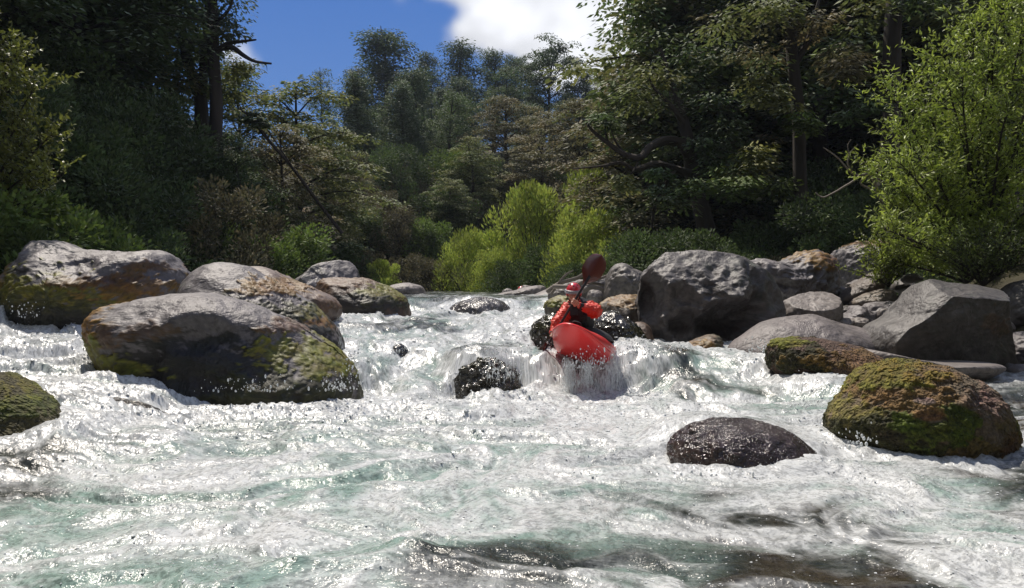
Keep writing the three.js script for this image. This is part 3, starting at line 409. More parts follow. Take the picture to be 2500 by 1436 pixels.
const kinds = {
  beech: [1, 2, 3].map((s) => layered(s * 31, { H: 18, R: 5.2, nb: 44, leaf: .15, n: 56, sp: 1.25, thick: .35 })),
  brown: [4, 5].map((s) => layered(s * 31, { H: 18, R: 5.2, nb: 44, leaf: .15, n: 56, sp: 1.25, thick: .35, col: OLBRN })),
  dark: [6, 7, 8].map((s) => layered(s * 31, { H: 18, R: 4.6, nb: 44, from: .1, leaf: .13, n: 52, sp: 1.1, thick: .8, col: DARKG, droop: .2 })),
  tall: [9, 10, 11].map((s) => layered(s * 31, { H: 26, R: 4.4, nb: 56, from: .16, leaf: .20, n: 84, sp: 1.7, thick: 1.7, col: BLUEG, rise: .15 })),
  umbrella: [12].map((s) => layered(s * 31, { H: 24, R: 6, nb: 30, from: .5, leaf: .20, n: 72, sp: 1.5, thick: .9, col: BLUEG, rise: .5 })),
  shrub: [13, 14, 15].map((s) => bushy(s * 31, { H: 4, R: 1.9, lumps: 26, n: 360, leaf: .065, col: LEAFY })),
  dull: [16, 17].map((s) => bushy(s * 31, { H: 4, R: 1.9, lumps: 26, n: 420, leaf: .065, col: [.135, .125, .066] })),
  deep: [18, 19].map((s) => bushy(s * 31, { H: 4, R: 2.1, lumps: 26, n: 420, leaf: .065, col: [.080, .122, .036] })),
  willow: [20, 21, 22].map((s) => bushy(s * 31, { H: 5, R: 1.9, lumps: 34, n: 380, leaf: .09, col: LIME, up: .7, narrow: .3, stems: 7 })),
};
const leafOf = { willow: leafMat({ transmission: .45 }) };
let turn = 0;
const queue = [];
const later = (...a) => queue.push(a);                      // [kind, variant, px, top, d, name, label, group, options]
function plantRow() { queue.sort((a, b) => a[2] - b[2]); const n = {}; for (const a of queue) { n[a[6]] = (n[a[6]] ?? 0) + 1; a[6] = a[6].replace('#', ORD(n[a[6]])); plant(...a); } queue.length = 0; }
function plant(kind, v, px, topPy, d, name, label, group, { wide = 1, baseY, category = 'tree', minH = .6 } = {}) {
  const K = kinds[kind][v % kinds[kind].length], x = (px - CX) / FPX * d, gy = baseY ?? groundY(x, -d), topY = EYE + (HY - topPy) / FPX * d, h = Math.max(minH, topY - gy), s = h / K.H / (category === 'tree' ? .965 : .98);
  const g = base(name, V(x, gy, -d)); g.rotation.y = turn += 2.17; g.scale.set(s * wide, s, s * wide);
  mesh('trunk', K.trunk, matBark, g); mesh('crown', K.crown, leafOf[kind] ?? matLeaf, g); tag(g, label, category, group); return g;
}
const tree = (...a) => plant(...a);
// far hill
const FH = 'trees of the far hill', LS = 'trees of the left slope', RB = 'trees of the right bank', WB = 'willows along the far bank', SB = 'shrubs of the far slope';
tree('tall', 0, 935, 52, 86, 'tall_tree', 'tallest blue-green tree standing highest on the far skyline', FH, { wide: 1.5 });
tree('tall', 1, 1040, 112, 92, 'tall_tree', 'narrow dark tree in the skyline notch beside the tallest one', FH, { wide: 1 });
tree('tall', 2, 1125, 84, 90, 'tall_tree', 'pointed blue-grey tree in the middle of the far skyline', FH, { wide: 1.25 });
tree('tall', 0, 1205, 104, 94, 'tall_tree', 'broad dark tree between pointed and umbrella trees on skyline', FH, { wide: 1.1 });
tree('umbrella', 0, 1345, 98, 74, 'umbrella_tree', 'umbrella crowned tree with bare trunk on the far skyline', FH, { wide: 1.0 });
tree('umbrella', 0, 1265, 130, 88, 'umbrella_tree', 'lower flat crowned tree left of the umbrella tree', FH, { wide: .9 });
tree('tall', 1, 870, 150, 80, 'tall_tree', 'dark tree leaning on the left flank of the tallest tree', FH);
tree('dark', 1, 785, 150, 66, 'conical_tree', 'small dark conical treetop above the left beech', FH, { wide: .6 });
tree('tall', 2, 1000, 190, 72, 'tall_tree', 'dark tree in front of the skyline below the notch', FH, { wide: .8 });
tree('brown', 0, 1240, 225, 56, 'beech_tree', 'brownish layered beech in the middle of the far slope', FH, { wide: 1.2 });
tree('brown', 1, 1330, 260, 50, 'beech_tree', 'brown-olive beech above the yellow-green willows', FH, { wide: 1.1 });
tree('beech', 0, 1150, 330, 48, 'beech_tree', 'olive beech low on the far slope, left of the willows', FH, { wide: 1.1 });
tree('brown', 0, 1420, 230, 44, 'beech_tree', 'brown-olive beech at the right foot of the far slope', FH, { wide: 1.1 });
tree('dark', 0, 1060, 280, 64, 'dark_tree', 'dark green tree below the pointed blue-grey tree', FH);
tree('dark', 2, 930, 300, 66, 'dark_tree', 'dark tree below the tallest tree, in bluish shade', FH);
tree('beech', 1, 1100, 430, 44, 'beech_tree', 'small olive beech beside the bare earth slip', FH, { wide: 1.2 });
tree('deep', 0, 960, 400, 56, 'forest_shrub', 'round blue-green shrub tree under the tallest tree', SB, { category: 'shrub' });
tree('shrub', 1, 1030, 420, 54, 'forest_shrub', 'mid green shrub tree at the middle of the slope', SB, { category: 'shrub' });
{ // undergrowth that fills the far slope, shrub by shrub
  const R = mulberry(77);
  for (let i = 0; i < 46; i++) {
    const d = 40 + R() * 26, px = 820 + R() * 560, x = (px - CX) / FPX * d, k = ['dull', 'deep', 'shrub', 'dull'][i % 4], gy = groundY(x, -d), h = 2.2 + R() * 2.6;
    later(k, i, px, HY - (gy + h - EYE) / d * FPX, d, 'hillside_shrub', { dull: '# olive-brown shrub from the left on the far slope', deep: '# dark green shrub from the left on the far slope', shrub: '# mid green shrub from the left on the far slope' }[k], SB, { wide: 1.2, category: 'shrub' });
  }
  for (let i = 0; i < 26; i++) {
    const d = 52 + R() * 45, px = 840 + R() * 640, x = (px - CX) / FPX * d, gy = groundY(x, -d), h = 14 + R() * 7, top = Math.max(150 + R() * 120, HY - (gy + h - EYE) / d * FPX);
    later(i % 3 ? 'tall' : 'dark', i, px, top, d, 'hillside_tree', '# tree from the left in the mass below the far skyline', FH, { wide: 1 });
  }
}
plantRow();
// far bank willows
tree('willow', 0, 1300, 462, 33, 'willow_tree', 'large round yellow-green willow on the far bank', WB, { wide: .95 });
tree('willow', 1, 1430, 528, 27, 'willow_tree', 'bright yellow-green willow just behind the paddle blade', WB, { wide: 1.25 });
tree('willow', 2, 1435, 430, 37, 'willow_tree', 'taller pale willow rising behind the bright one', WB, { wide: .8 });
tree('willow', 2, 1145, 572, 34, 'willow_tree', 'small bright willow left of the large round one', WB, { wide: 1 });
tree('willow', 1, 1200, 615, 31, 'willow_tree', 'low willow bush at the water in front of the large one', WB, { wide: 1.1 });
tree('willow', 0, 935, 640, 33, 'willow_tree', 'smallest lime green bush at the far pool\'s left', WB, { wide: 1.1 });
tree('willow', 0, 1500, 590, 25, 'willow_tree', 'lime willow low behind the black jagged boulder', WB, { wide: 1.2 });
for (const [px, top, d, k, lab] of [[1260, 640, 29, 'deep', 'dark shrub at the water below the large willow'], [1060, 640, 35, 'dull', 'brownish shrub at the far water\'s edge'], [1000, 630, 36, 'dull', 'olive shrub behind the low pale rounded rock'], [880, 620, 34, 'dull', 'olive-brown shrub left of the smallest willow'], [1330, 610, 29, 'deep', 'dark shrub between the two big willows'], [1390, 650, 24, 'deep', 'dark shrub over the driftwood roots'], [820, 600, 32, 'deep', 'dark shrub above the pale angular boulder']])
  plant(k, Math.round(px), px, top, d, 'bank_shrub', lab, 'shrubs at the far water\'s edge', { wide: 1.25, category: 'shrub' });
// left slope
tree('beech', 1, 735, 185, 33, 'beech_tree', 'big olive layered beech leaning over the left bank', LS, { wide: 1.15 });
tree('brown', 1, 690, 290, 27, 'beech_tree', 'brown-olive beech in front of the big leaning beech', LS, { wide: 1 });
tree('beech', 2, 800, 300, 38, 'beech_tree', 'olive beech at the right end of the left slope', LS, { wide: .9 });
tree('beech', 0, 400, -40, 34, 'beech_tree', 'sunlit yellow-olive beech high on the left slope', LS, { wide: 1.2 });
tree('beech', 2, 580, 130, 36, 'beech_tree', 'olive beech behind the tall bare trunks', LS, { wide: .9 });
tree('dark', 0, 585, 300, 24, 'dark_tree', 'dark drooping tree beside the leaning dead trunk', LS, { wide: .9 });
plant('dull', 0, 550, 470, 20, 'bank_shrub', 'sunlit olive shrub at the foot of the dark left slope', 'shrubs of the left bank', { wide: 1, category: 'shrub' });
plant('shrub', 1, 710, 570, 23, 'bank_shrub', 'green shrub above the pale angular boulder\'s left', 'shrubs of the left bank', { wide: 1.5, category: 'shrub' });
plant('shrub', 2, 640, 590, 21, 'bank_shrub', 'dim green shrub beside the sunlit olive one', 'shrubs of the left bank', { wide: 1.2, category: 'shrub' });
plant('shrub', 0, 215, 545, 15, 'bank_shrub', 'small sunlit shrub above the long grey boulder', 'shrubs of the left bank', { wide: 1, category: 'shrub' });
plant('shrub', 2, 60, 480, 13.5, 'bank_shrub', 'leafy shrub under the sunlit edge tree', 'shrubs of the left bank', { wide: 1.3, category: 'shrub' });
plant('shrub', 1, 0, 530, 12.4, 'bank_shrub', 'bright green shrub at the left picture edge', 'shrubs of the left bank', { wide: .9, category: 'shrub' });
{
  const R = mulberry(99);
  for (let i = 0; i < 52; i++) {
    const d = 18 + R() * 24, px = -350 + R() * 640, x = (px - CX) / FPX * d; if (x > -9.5 || px > 260 || (d < 23 && x > -15)) continue; const gy = groundY(x, -d), h = 11 + R() * 8;
    later('dark', i, px, HY - (gy + h - EYE) / d * FPX, d, 'slope_tree', '# dark tree from the left picture edge on the shaded left slope', LS, { wide: 1.1 });
  }
  for (let i = 0; i < 26; i++) {
    const d = 15 + R() * 14, px = 20 + R() * 620, x = (px - CX) / FPX * d; if (x > -7.6) continue; const gy = groundY(x, -d);
    later('deep', i, px, HY - (gy + 2.2 + R() * 2 - EYE) / d * FPX, d, 'slope_shrub', '# dark shrub from the left picture edge on the shaded left slope', 'shrubs of the left slope', { wide: 1.2, category: 'shrub' });
  }
}
plantRow();
// right bank
tree('beech', 0, 1655, -20, 37, 'beech_tree', 'pale olive beech reaching into the cloud, right of the gap', RB, { wide: 1.15 });
tree('beech', 1, 1510, 160, 42, 'beech_tree', 'olive beech at the left edge of the right forest', RB, { wide: 1 });
tree('brown', 0, 1690, -60, 33, 'beech_tree', 'brown-olive beech behind the crooked limbs', RB, { wide: 1.1 });
tree('brown', 1, 1560, 250, 31, 'beech_tree', 'low brown-olive beech behind the crooked limbs', RB, { wide: 1.1 });
{
  const R = mulberry(123);
  for (let i = 0; i < 26; i++) {
    const d = 24 + R() * 20, px = 1660 + R() * 1000, x = (px - CX) / FPX * d, gy = groundY(x, -d), h = 11 + R() * 7;
    later(i % 4 === 3 ? 'brown' : i % 4 === 1 ? 'beech' : 'dark', i, px, HY - (gy + h - EYE) / d * FPX, d, 'forest_tree', ['# dark green tree from the left in the right bank forest', '# olive tree from the left in the right bank forest', '# dark green tree from the left in the right bank forest', '# brown-olive tree from the left in the right bank forest'][i % 4], RB, { wide: 1.1 });
  }
  for (let i = 0; i < 24; i++) {
    const d = 17 + R() * 9, px = 1560 + R() * 900, x = (px - CX) / FPX * d, gy = groundY(x, -d), k = i % 6 ? 'deep' : 'dull';
    later(k, i, px, HY - (gy + 1.2 + R() * 2 - EYE) / d * FPX, d, 'understorey_shrub', k === 'deep' ? '# dark shrub from the left under the right bank forest' : '# olive shrub from the left under the right bank forest', 'shrubs of the right bank', { wide: 1.2, category: 'shrub' });
  }
}
plantRow();
for (const [px, top, d, k, lab] of [[2470, 590, 13.2, 'shrub', 'green shrub at the right edge under the willow'], [2560, 560, 13, 'dull', 'olive shrub cut by the right picture edge'], [2390, 640, 13.6, 'deep', 'dark shrub below the willow stems'], [2270, 640, 13.8, 'deep', 'dark shrub left of the willow stems']])
  plant(k, Math.round(px), px, top, d, 'bank_shrub', lab, 'shrubs of the right bank', { wide: 1.3, category: 'shrub' });
// the forest goes on downstream, beside and behind the viewer: it keeps the low sky off the near sides of the rocks
[[-11, 1], [-13, 7], [-9, 12], [-14, -4], [-4, 17], [2, 19], [8, 16], [12, 10], [11, 3], [13, -3], [15, 6], [-17, 3]].forEach(([x, z], i) => {
  const K = kinds.dark[i % 3], s = 1 + (i % 4) * .12, g = base('downstream_tree', V(x, groundY(x, z), z)); g.rotation.y = i * 1.7; g.scale.set(s * 1.15, s, s * 1.15);
  mesh('trunk', K.trunk, matBark, g); mesh('crown', K.crown, matLeaf, g); tag(g, `${ORD(i + 1)} tall dark tree of the downstream banks, beside the viewer`, 'tree', 'trees of the downstream banks');
});
// trees drawn limb by limb
function limbTree(name, label, group, limbs, sprays, { mat = matBark, leaf = matLeaf, category = 'tree', col = DARKG, ls = .085, n = 100, rad = .8, thick = .35, seed = 3, at0 } = {}) {
  const p0 = at(...at0), W = new Wood(), L = new Leaves(), R = mulberry(seed);
  for (const [pts, r0, r1] of limbs) W.tube(pts.map((p) => at(...p).sub(p0)), r0, r1, 8);
  for (const [px, py, d, s = 1, c = col] of sprays) for (let k = 0; k < 4; k++) spray(L, R, at(px, py, d).sub(p0).add(rv(R, .45 * s)), V(R() - .5, 0, R() - .5).normalize(), rad * s, thick * s, n, ls, c, .2);
  const g = base(name, p0); mesh('trunk', W.geo(), mat, g); if (sprays.length) mesh('crown', L.geo(), leaf, g); return tag(g, label, category, group);
}
limbTree('bare_trunk_tree', 'tall straight dark trunk with two bare snags against the blue sky', LS, [
  [[[531, 420, 28], [526, 250, 28], [522, 120, 28], [517, 0, 28], [514, -120, 28]], .26, .16], [[[522, 128, 28], [556, 106, 27.6], [590, 101, 27.4], [625, 97, 27.2]], .11, .03], [[[530, 118, 28], [568, 116, 27.6], [596, 136, 27.4], [622, 150, 27.2], [662, 155, 27]], .12, .035], [[[590, 101, 27.4], [604, 99, 27.3], [612, 93, 27.2]], .03, .01], [[[640, 153, 27], [650, 160, 27], [652, 172, 27]], .02, .006], [[[520, 60, 28], [560, 20, 27.5], [575, -30, 27.5]], .08, .02]],
  [[545, 20, 28, 1], [560, 70, 28, .8], [545, 90, 28, .9], [515, 40, 28.5, 1], [570, -10, 28, 1], [500, 100, 28.5, .8], [540, -40, 28, 1.3], [480, -30, 28.5, 1.3]], { at0: [531, 420, 28], col: BLUEG });
limbTree('forked_trunk_tree', 'forked dark trunk left of the tall straight one', LS, [
  [[[498, 420, 29], [492, 300, 29], [486, 240, 29], [470, 190, 29], [452, 120, 29], [440, 60, 29], [422, -10, 29], [410, -80, 29]], .30, .10], [[[488, 240, 29], [498, 180, 29], [500, 110, 29], [506, 40, 29], [508, -60, 29]], .2, .1], [[[440, 60, 29], [420, 20, 29], [398, -10, 29]], .08, .03]],
  [[500, 30, 29, 1], [470, 30, 29, 1], [440, 0, 29, 1.2], [410, 190, 29, .9, SUNNY], [450, 170, 28.5, .8, SUNNY], [470, 200, 28.5, .8, SUNNY], [380, 130, 29, .9, SUNNY], [530, 200, 29, .8, BEECH], [570, 190, 29, .8, BEECH], [590, 170, 29, .6, BEECH], [560, 220, 29, .8, BEECH]], { at0: [498, 420, 29], col: BLUEG, seed: 8 });
limbTree('leaning_trunk', 'leaning dead trunk crossing the big beech on the left', LS, [[[[835, 570, 26], [780, 498, 26], [715, 412, 25.6], [655, 342, 25.3], [602, 276, 25]], .065, .04], [[[790, 512, 26], [735, 440, 25.4], [690, 372, 25], [652, 316, 24.8]], .04, .018], [[[655, 342, 25.3], [640, 318, 25.2], [612, 312, 25.1]], .025, .008], [[[715, 412, 25.6], [740, 402, 25.4], [762, 408, 25.3]], .025, .008], [[[602, 276, 25], [590, 270, 25], [585, 255, 25]], .04, .012]], [[612, 285, 25, .35, DARKG], [640, 300, 25, .3, DARKG]], { at0: [835, 570, 26] });
limbTree('crooked_tree', 'dark tree with crooked limbs arching left over the bank', RB, [
  [[[1730, 640, 22], [1715, 520, 22], [1690, 410, 22], [1668, 300, 22.5], [1640, 210, 23], [1610, 120, 23]], .30, .08], [[[1690, 400, 22], [1660, 350, 21.7], [1625, 342, 21.5], [1590, 358, 21.3], [1562, 385, 21.1], [1525, 378, 21], [1485, 350, 21], [1450, 322, 21], [1432, 300, 21]], .17, .03], [[[1700, 430, 22], [1650, 412, 21.6], [1600, 400, 21.4], [1550, 415, 21.2], [1515, 398, 21], [1470, 405, 21], [1400, 412, 21]], .13, .02], [[[1485, 350, 21], [1478, 320, 21], [1480, 290, 21]], .04, .012], [[[1525, 378, 21], [1500, 340, 21], [1490, 310, 20.8]], .04, .012], [[[1668, 300, 22], [1640, 260, 21.8], [1600, 220, 21.6], [1585, 190, 21.6]], .09, .02], [[[1650, 412, 21.6], [1625, 450, 21.4], [1600, 500, 21.3], [1590, 560, 21.3]], .07, .03], [[[1560, 385, 21.1], [1545, 420, 21], [1520, 440, 21]], .04, .012]],
  [[1640, 230, 23, 1.1], [1680, 180, 23, 1.2], [1600, 200, 22, .9, BEECH], [1560, 230, 22, .8, BEECH], [1740, 270, 22, 1.1], [1720, 350, 21.5, .9], [1480, 300, 21, .5], [1640, 480, 21, .8], [1760, 420, 21, 1, LEAFY], [1700, 470, 20.5, .8, LEAFY], [1780, 340, 21.5, 1], [1600, 440, 21, .6], [1530, 450, 21, .5, BEECH], [1820, 400, 21, .9, SUNNY], [1860, 380, 20.5, .7, SUNNY], [1800, 450, 20, .7, LEAFY], [1900, 440, 20, .7, LEAFY], [1740, 130, 23, 1.2], [1650, 100, 23, 1.2]], { at0: [1730, 640, 22], seed: 12 });
limbTree('straight_trunk_tree', 'thick straight dark trunk in the middle of the right forest', RB, [[[[1960, 640, 20], [1955, 420, 20], [1942, 200, 20], [1930, 60, 20], [1925, -100, 20]], .19, .13], [[[1950, 300, 20], [1905, 250, 19.8], [1880, 180, 19.8]], .07, .02], [[[1940, 160, 20], [1975, 90, 20], [2000, 0, 20]], .1, .04]], [[1890, 240, 19.5, .7, BEECH], [1860, 180, 19.5, .8, BEECH], [2000, 60, 19.6, .8, OLBRN], [1840, 90, 19.6, .9, OLBRN], [1960, 300, 19.3, .5, LEAFY], [2040, 150, 19.4, .8, OLBRN], [1800, 60, 19.6, 1, BEECH], [1900, 20, 19.6, .9, BEECH]], { at0: [1960, 640, 20], seed: 19 });
limbTree('broad_trunk_tree', 'broad black trunk right of the thick straight one', RB, [[[[2150, 640, 19], [2170, 420, 19], [2178, 200, 19], [2185, -80, 19]], .25, .2], [[[2172, 170, 19], [2120, 140, 18.8], [2080, 150, 18.8]], .09, .03]], [[2080, 160, 18.6, .6, OLBRN], [2100, 260, 18.6, .6, DARKG], [2250, 20, 18.6, .9, DARKG], [2120, 30, 18.6, .8, BEECH]], { at0: [2150, 640, 19], seed: 23 });
limbTree('dead_branch', 'bare pale dead branch forking in the shade beside the willow', RB, [[[[2190, 640, 13.6], [2160, 520, 13.6], [2120, 425, 13.5], [2075, 448, 13.4], [2030, 474, 13.3], [2008, 482, 13.3], [1990, 470, 13.3]], .032, .008], [[[2120, 425, 13.5], [2085, 425, 13.4], [2045, 385, 13.4], [2010, 360, 13.3]], .022, .008], [[[2085, 425, 13.4], [2070, 400, 13.3], [2075, 375, 13.3], [2095, 352, 13.3]], .018, .006], [[[2074, 378, 13.3], [2070, 355, 13.3], [2078, 340, 13.3]], .01, .005], [[[2140, 470, 13.5], [2100, 445, 13.4], [2115, 430, 13.4]], .02, .01]], [], { at0: [2190, 640, 13.6], mat: matDead, category: 'branch' });
limbTree('driftwood', 'tangled grey driftwood roots heaped behind the helmet', GF, [[[[1335, 712, 15.6], [1370, 690, 15.5], [1410, 678, 15.4], [1440, 660, 15.4], [1480, 655, 15.4]], .05, .03], [[[1350, 700, 15.4], [1390, 700, 15.3], [1430, 690, 15.3], [1475, 695, 15.3]], .05, .03], [[[1390, 715, 15.3], [1420, 690, 15.3], [1450, 685, 15.2], [1490, 670, 15.2]], .06, .02], [[[1345, 718, 15.5], [1380, 672, 15.5], [1400, 660, 15.5]], .035, .01], [[[1420, 712, 15.2], [1450, 700, 15.2], [1490, 715, 15.2]], .05, .03]], [], { at0: [1410, 722, 15.4], mat: matDead, category: 'driftwood' });
// willow over the right bank, leaf by leaf
function leafyWillow(name, label, group, p0, shoots, leaves, { col = LIME, len = .075, w = .011, seed = 5, mat = matGloss, category = 'tree' }) {
  const R = mulberry(seed), W = new Wood(), L = new Leaves();
  for (const [pts, r0] of shoots) {
    const cp = W.tube(pts.map((p) => at(...p).sub(p0)), r0, .006, 6);
    const twigs = Math.round(leaves / shoots.length / 16);
    for (let k = 0; k < twigs; k++) {
      const f = .12 + .88 * Math.pow(R(), .8), s = cp[Math.min(cp.length - 1, Math.round(f * (cp.length - 1)))], o = rv(R).normalize(); o.y = Math.abs(o.y) * .7 + .12; o.normalize();
      const tl = .28 + R() * .5, e = s.clone().addScaledVector(o, tl).add(V(0, .08 * R(), 0)), mid = s.clone().lerp(e, .5).add(rv(R, .05)), tp = W.tube([s, mid, e], .006, .002, 3), t = .65 + R() * .75;
      for (let q = 0; q < 16; q++) {
        const c = tp[Math.min(tp.length - 1, Math.round((.2 + .8 * q / 15) * (tp.length - 1)))].clone().add(rv(R, .02)), dir = o.clone().multiplyScalar(.7).addScaledVector(rv(R).normalize(), .9).add(V(0, -.12, 0)).normalize(), sd = V().crossVectors(dir, rv(R).normalize()).normalize(), b = t * (.8 + R() * .4);
        L.lance(c, dir, sd, len * (.65 + R() * .7), w * (.8 + R() * .5), [col[0] * b, col[1] * b, col[2] * b]);
      }
    }
  }
  const g = base(name, p0); mesh('trunk', W.geo(), matBark, g); mesh('crown', L.geo(), mat, g); return tag(g, label, category, group);
}
{
  const R = mulberry(41), sh = [], b = [2360, 690, 12.2];
  const tips = [[2150, 200], [2190, 310], [2140, 420], [2180, 500], [2160, 560], [2250, 230], [2300, 120], [2380, 60], [2450, 20], [2330, 300], [2280, 420], [2230, 600], [2350, 190], [2420, 150], [2500, 90], [2480, 240], [2400, 330], [2330, 480], [2420, 440], [2500, 380], [2560, 180], [2600, 60], [2620, 300], [2560, 480], [2480, 560], [2380, 560], [2300, 560], [2640, 500], [2230, 460], [2160, 640], [2200, 400], [2260, 330], [2420, 250], [2530, 20]];
  for (const [x, y] of tips) { const d = 11.2 + R() * 1.6; sh.push([[b, [lerp(b[0], x, .35) + R() * 30, lerp(b[1], y, .45), lerp(12.2, d, .4)], [lerp(b[0], x, .75), lerp(b[1], y, .85), d], [x, y, d]], .028]); }
  leafyWillow('leafy_willow', 'big glossy lime willow overhanging the right bank', RB, at(...b), sh, 30000, { col: [.350, .440, .075], len: .095, w: .014 });
  const f = [2400, 700, 10.9], fs = []; for (const [x, y] of [[2330, 640], [2350, 610], [2400, 600], [2440, 620], [2480, 610], [2520, 640], [2360, 670], [2460, 660], [2550, 600], [2420, 650]]) fs.push([[f, [lerp(f[0], x, .5), lerp(f[1], y, .7), 10.9], [x, y, 10.8 + R() * .3]], .01]);
  leafyWillow('bank_fern', 'low feathery green bush on top of the tall dark boulder', 'shrubs of the right bank', at(...f), fs, 3600, { col: [.120, .170, .028], len: .06, w: .008, seed: 9, category: 'shrub' });
  const f2 = [2170, 700, 12.6], fs2 = []; for (const [x, y] of [[2140, 620], [2170, 600], [2200, 630], [2150, 660], [2130, 680], [2210, 670], [2180, 640]]) fs2.push([[f2, [lerp(f2[0], x, .5), lerp(f2[1], y, .7), 12.5], [x, y, 12.4]], .01]);
  leafyWillow('bank_fern', 'bright leafy sapling between slanting stone and willow', 'shrubs of the right bank', at(...f2), fs2, 2200, { col: [.220, .280, .034], len: .07, w: .010, seed: 10, category: 'shrub' });
  // sunlit broad-leaved tree at the left edge
  const g = [-60, 640, 13.2], gs = []; for (const [x, y] of [[40, 150], [90, 210], [60, 280], [130, 330], [100, 400], [160, 420], [20, 220], [-40, 160], [-80, 240], [-60, 340], [30, 380], [120, 460], [0, 450], [-100, 420], [50, 120], [-30, 60], [-120, 100], [70, 330]]) gs.push([[g, [lerp(g[0], x, .3) - 20, lerp(g[1], y, .5), 13.3], [lerp(g[0], x, .8), lerp(g[1], y, .9), 13], [x, y, 12.7 + R() * .6]], .03]);
  leafyWillow('broadleaf_tree', 'sunlit yellow-green broad-leaved tree at the left edge', LS, at(...g), gs, 7000, { col: [.190, .215, .036], len: .10, w: .024, seed: 14 });
}
console.log('forest');
// ------------------------------------------------------------------ kayak, paddler, paddle
function surfaceNet(f, lo, hi, cell) { // smooth closed surface of f < 0
  const n = [0, 1, 2].map((k) => Math.ceil((hi.getComponent(k) - lo.getComponent(k)) / cell) + 2), [nx, ny, nz] = n, F = new Float32Array(nx * ny * nz), p = V(), id = (i, j, k) => (k * ny + j) * nx + i;
  for (let k = 0; k < nz; k++) for (let j = 0; j < ny; j++) for (let i = 0; i < nx; i++) F[id(i, j, k)] = f(p.set(lo.x + i * cell, lo.y + j * cell, lo.z + k * cell));
  const vert = new Int32Array(nx * ny * nz).fill(-1), pos = [], idx = [];
  for (let k = 0; k < nz - 1; k++) for (let j = 0; j < ny - 1; j++) for (let i = 0; i < nx - 1; i++) {
    let c = 0, x = 0, y = 0, z = 0; const v = (a) => F[id(i + (a & 1), j + (a >> 1 & 1), k + (a >> 2))];
    for (let a = 0; a < 8; a++) for (let b = 1; b < 8; b <<= 1) { if (a & b) continue; const q = v(a), w = v(a | b); if (q < 0 === w < 0) continue; const t = q / (q - w); c++; x += (a & 1) + (b === 1 ? t : 0); y += (a >> 1 & 1) + (b === 2 ? t : 0); z += (a >> 2) + (b === 4 ? t : 0); }
    if (c) { vert[id(i, j, k)] = pos.length / 3; pos.push(lo.x + (i + x / c) * cell, lo.y + (j + y / c) * cell, lo.z + (k + z / c) * cell); }
  }
  for (let k = 1; k < nz - 1; k++) for (let j = 1; j < ny - 1; j++) for (let i = 1; i < nx - 1; i++) {
    const s = F[id(i, j, k)] < 0, quad = (a, b, c, d) => { if ([a, b, c, d].some((q) => q < 0)) return; s ? idx.push(a, b, c, a, c, d) : idx.push(a, c, b, a, d, c); };
    if (s !== F[id(i + 1, j, k)] < 0) quad(vert[id(i, j - 1, k - 1)], vert[id(i, j, k - 1)], vert[id(i, j, k)], vert[id(i, j - 1, k)]);
    if (s !== F[id(i, j + 1, k)] < 0) quad(vert[id(i - 1, j, k - 1)], vert[id(i - 1, j, k)], vert[id(i, j, k)], vert[id(i, j, k - 1)]);
    if (s !== F[id(i, j, k + 1)] < 0) quad(vert[id(i - 1, j - 1, k)], vert[id(i, j - 1, k)], vert[id(i, j, k)], vert[id(i - 1, j, k)]);
  }
  const g = geoFrom(pos, idx);
  return g;
}
const capsule = (a, b, ra, rb) => (p) => { const ab = V().subVectors(b, a), t = clamp(V().subVectors(p, a).dot(ab) / ab.lengthSq()); return p.distanceTo(a.clone().addScaledVector(ab, t)) - lerp(ra, rb, t); };
const ellip = (c, r) => (p) => { const x = (p.x - c.x) / r.x, y = (p.y - c.y) / r.y, z = (p.z - c.z) / r.z, l = Math.hypot(x, y, z); return (l - 1) * Math.min(r.x, r.y, r.z) * (l > .3 ? 1 : .8); };
const blend = (fs, k = .03) => (p) => { let d = 1e9; for (const f of fs) { const e = f(p), h = clamp(.5 + .5 * (e - d) / k); d = d > 1e8 ? e : lerp(e, d, h) - k * h * (1 - h); } return d; };
const bounds = (pts, m) => { const b = new THREE.Box3().setFromPoints(pts).expandByScalar(m); return [b.min, b.max]; };

const RED = new THREE.MeshPhysicalMaterial({ color: new THREE.Color().setRGB(.88, .040, .038), roughness: .34, clearcoat: .3, clearcoatRoughness: .3, bumpMap: stoneBump, bumpScale: .0012 });
const REDDECK = new THREE.MeshPhysicalMaterial({ color: new THREE.Color().setRGB(.62, .026, .024), roughness: .4, bumpMap: stoneBump, bumpScale: .0012 });
const BLACK = new THREE.MeshStandardMaterial({ color: new THREE.Color().setRGB(.018, .018, .022), roughness: .7 });
const JACKET = new THREE.MeshPhysicalMaterial({ color: new THREE.Color().setRGB(.64, .040, .018), roughness: .55, sheen: .2, });
const SKIN = new THREE.MeshPhysicalMaterial({ color: new THREE.Color().setRGB(.50, .27, .19), roughness: .5 });
const HELM = new THREE.MeshPhysicalMaterial({ color: new THREE.Color().setRGB(.62, .030, .040), roughness: .3, clearcoat: .6, clearcoatRoughness: .15 });
const SILVER = new THREE.MeshPhysicalMaterial({ color: new THREE.Color().setRGB(.30, .30, .32), roughness: .35 });
const BLADE = new THREE.MeshPhysicalMaterial({ color: new THREE.Color().setRGB(.100, .026, .018), roughness: .3, clearcoat: .3 });
const boatPose = new THREE.Object3D();
boatPose.position.copy(at(1430, 892, 10.3)); boatPose.rotation.order = 'YXZ'; boatPose.rotation.set(-.12, -.30, -.26); boatPose.scale.setScalar(1.12); boatPose.updateMatrixWorld(true);
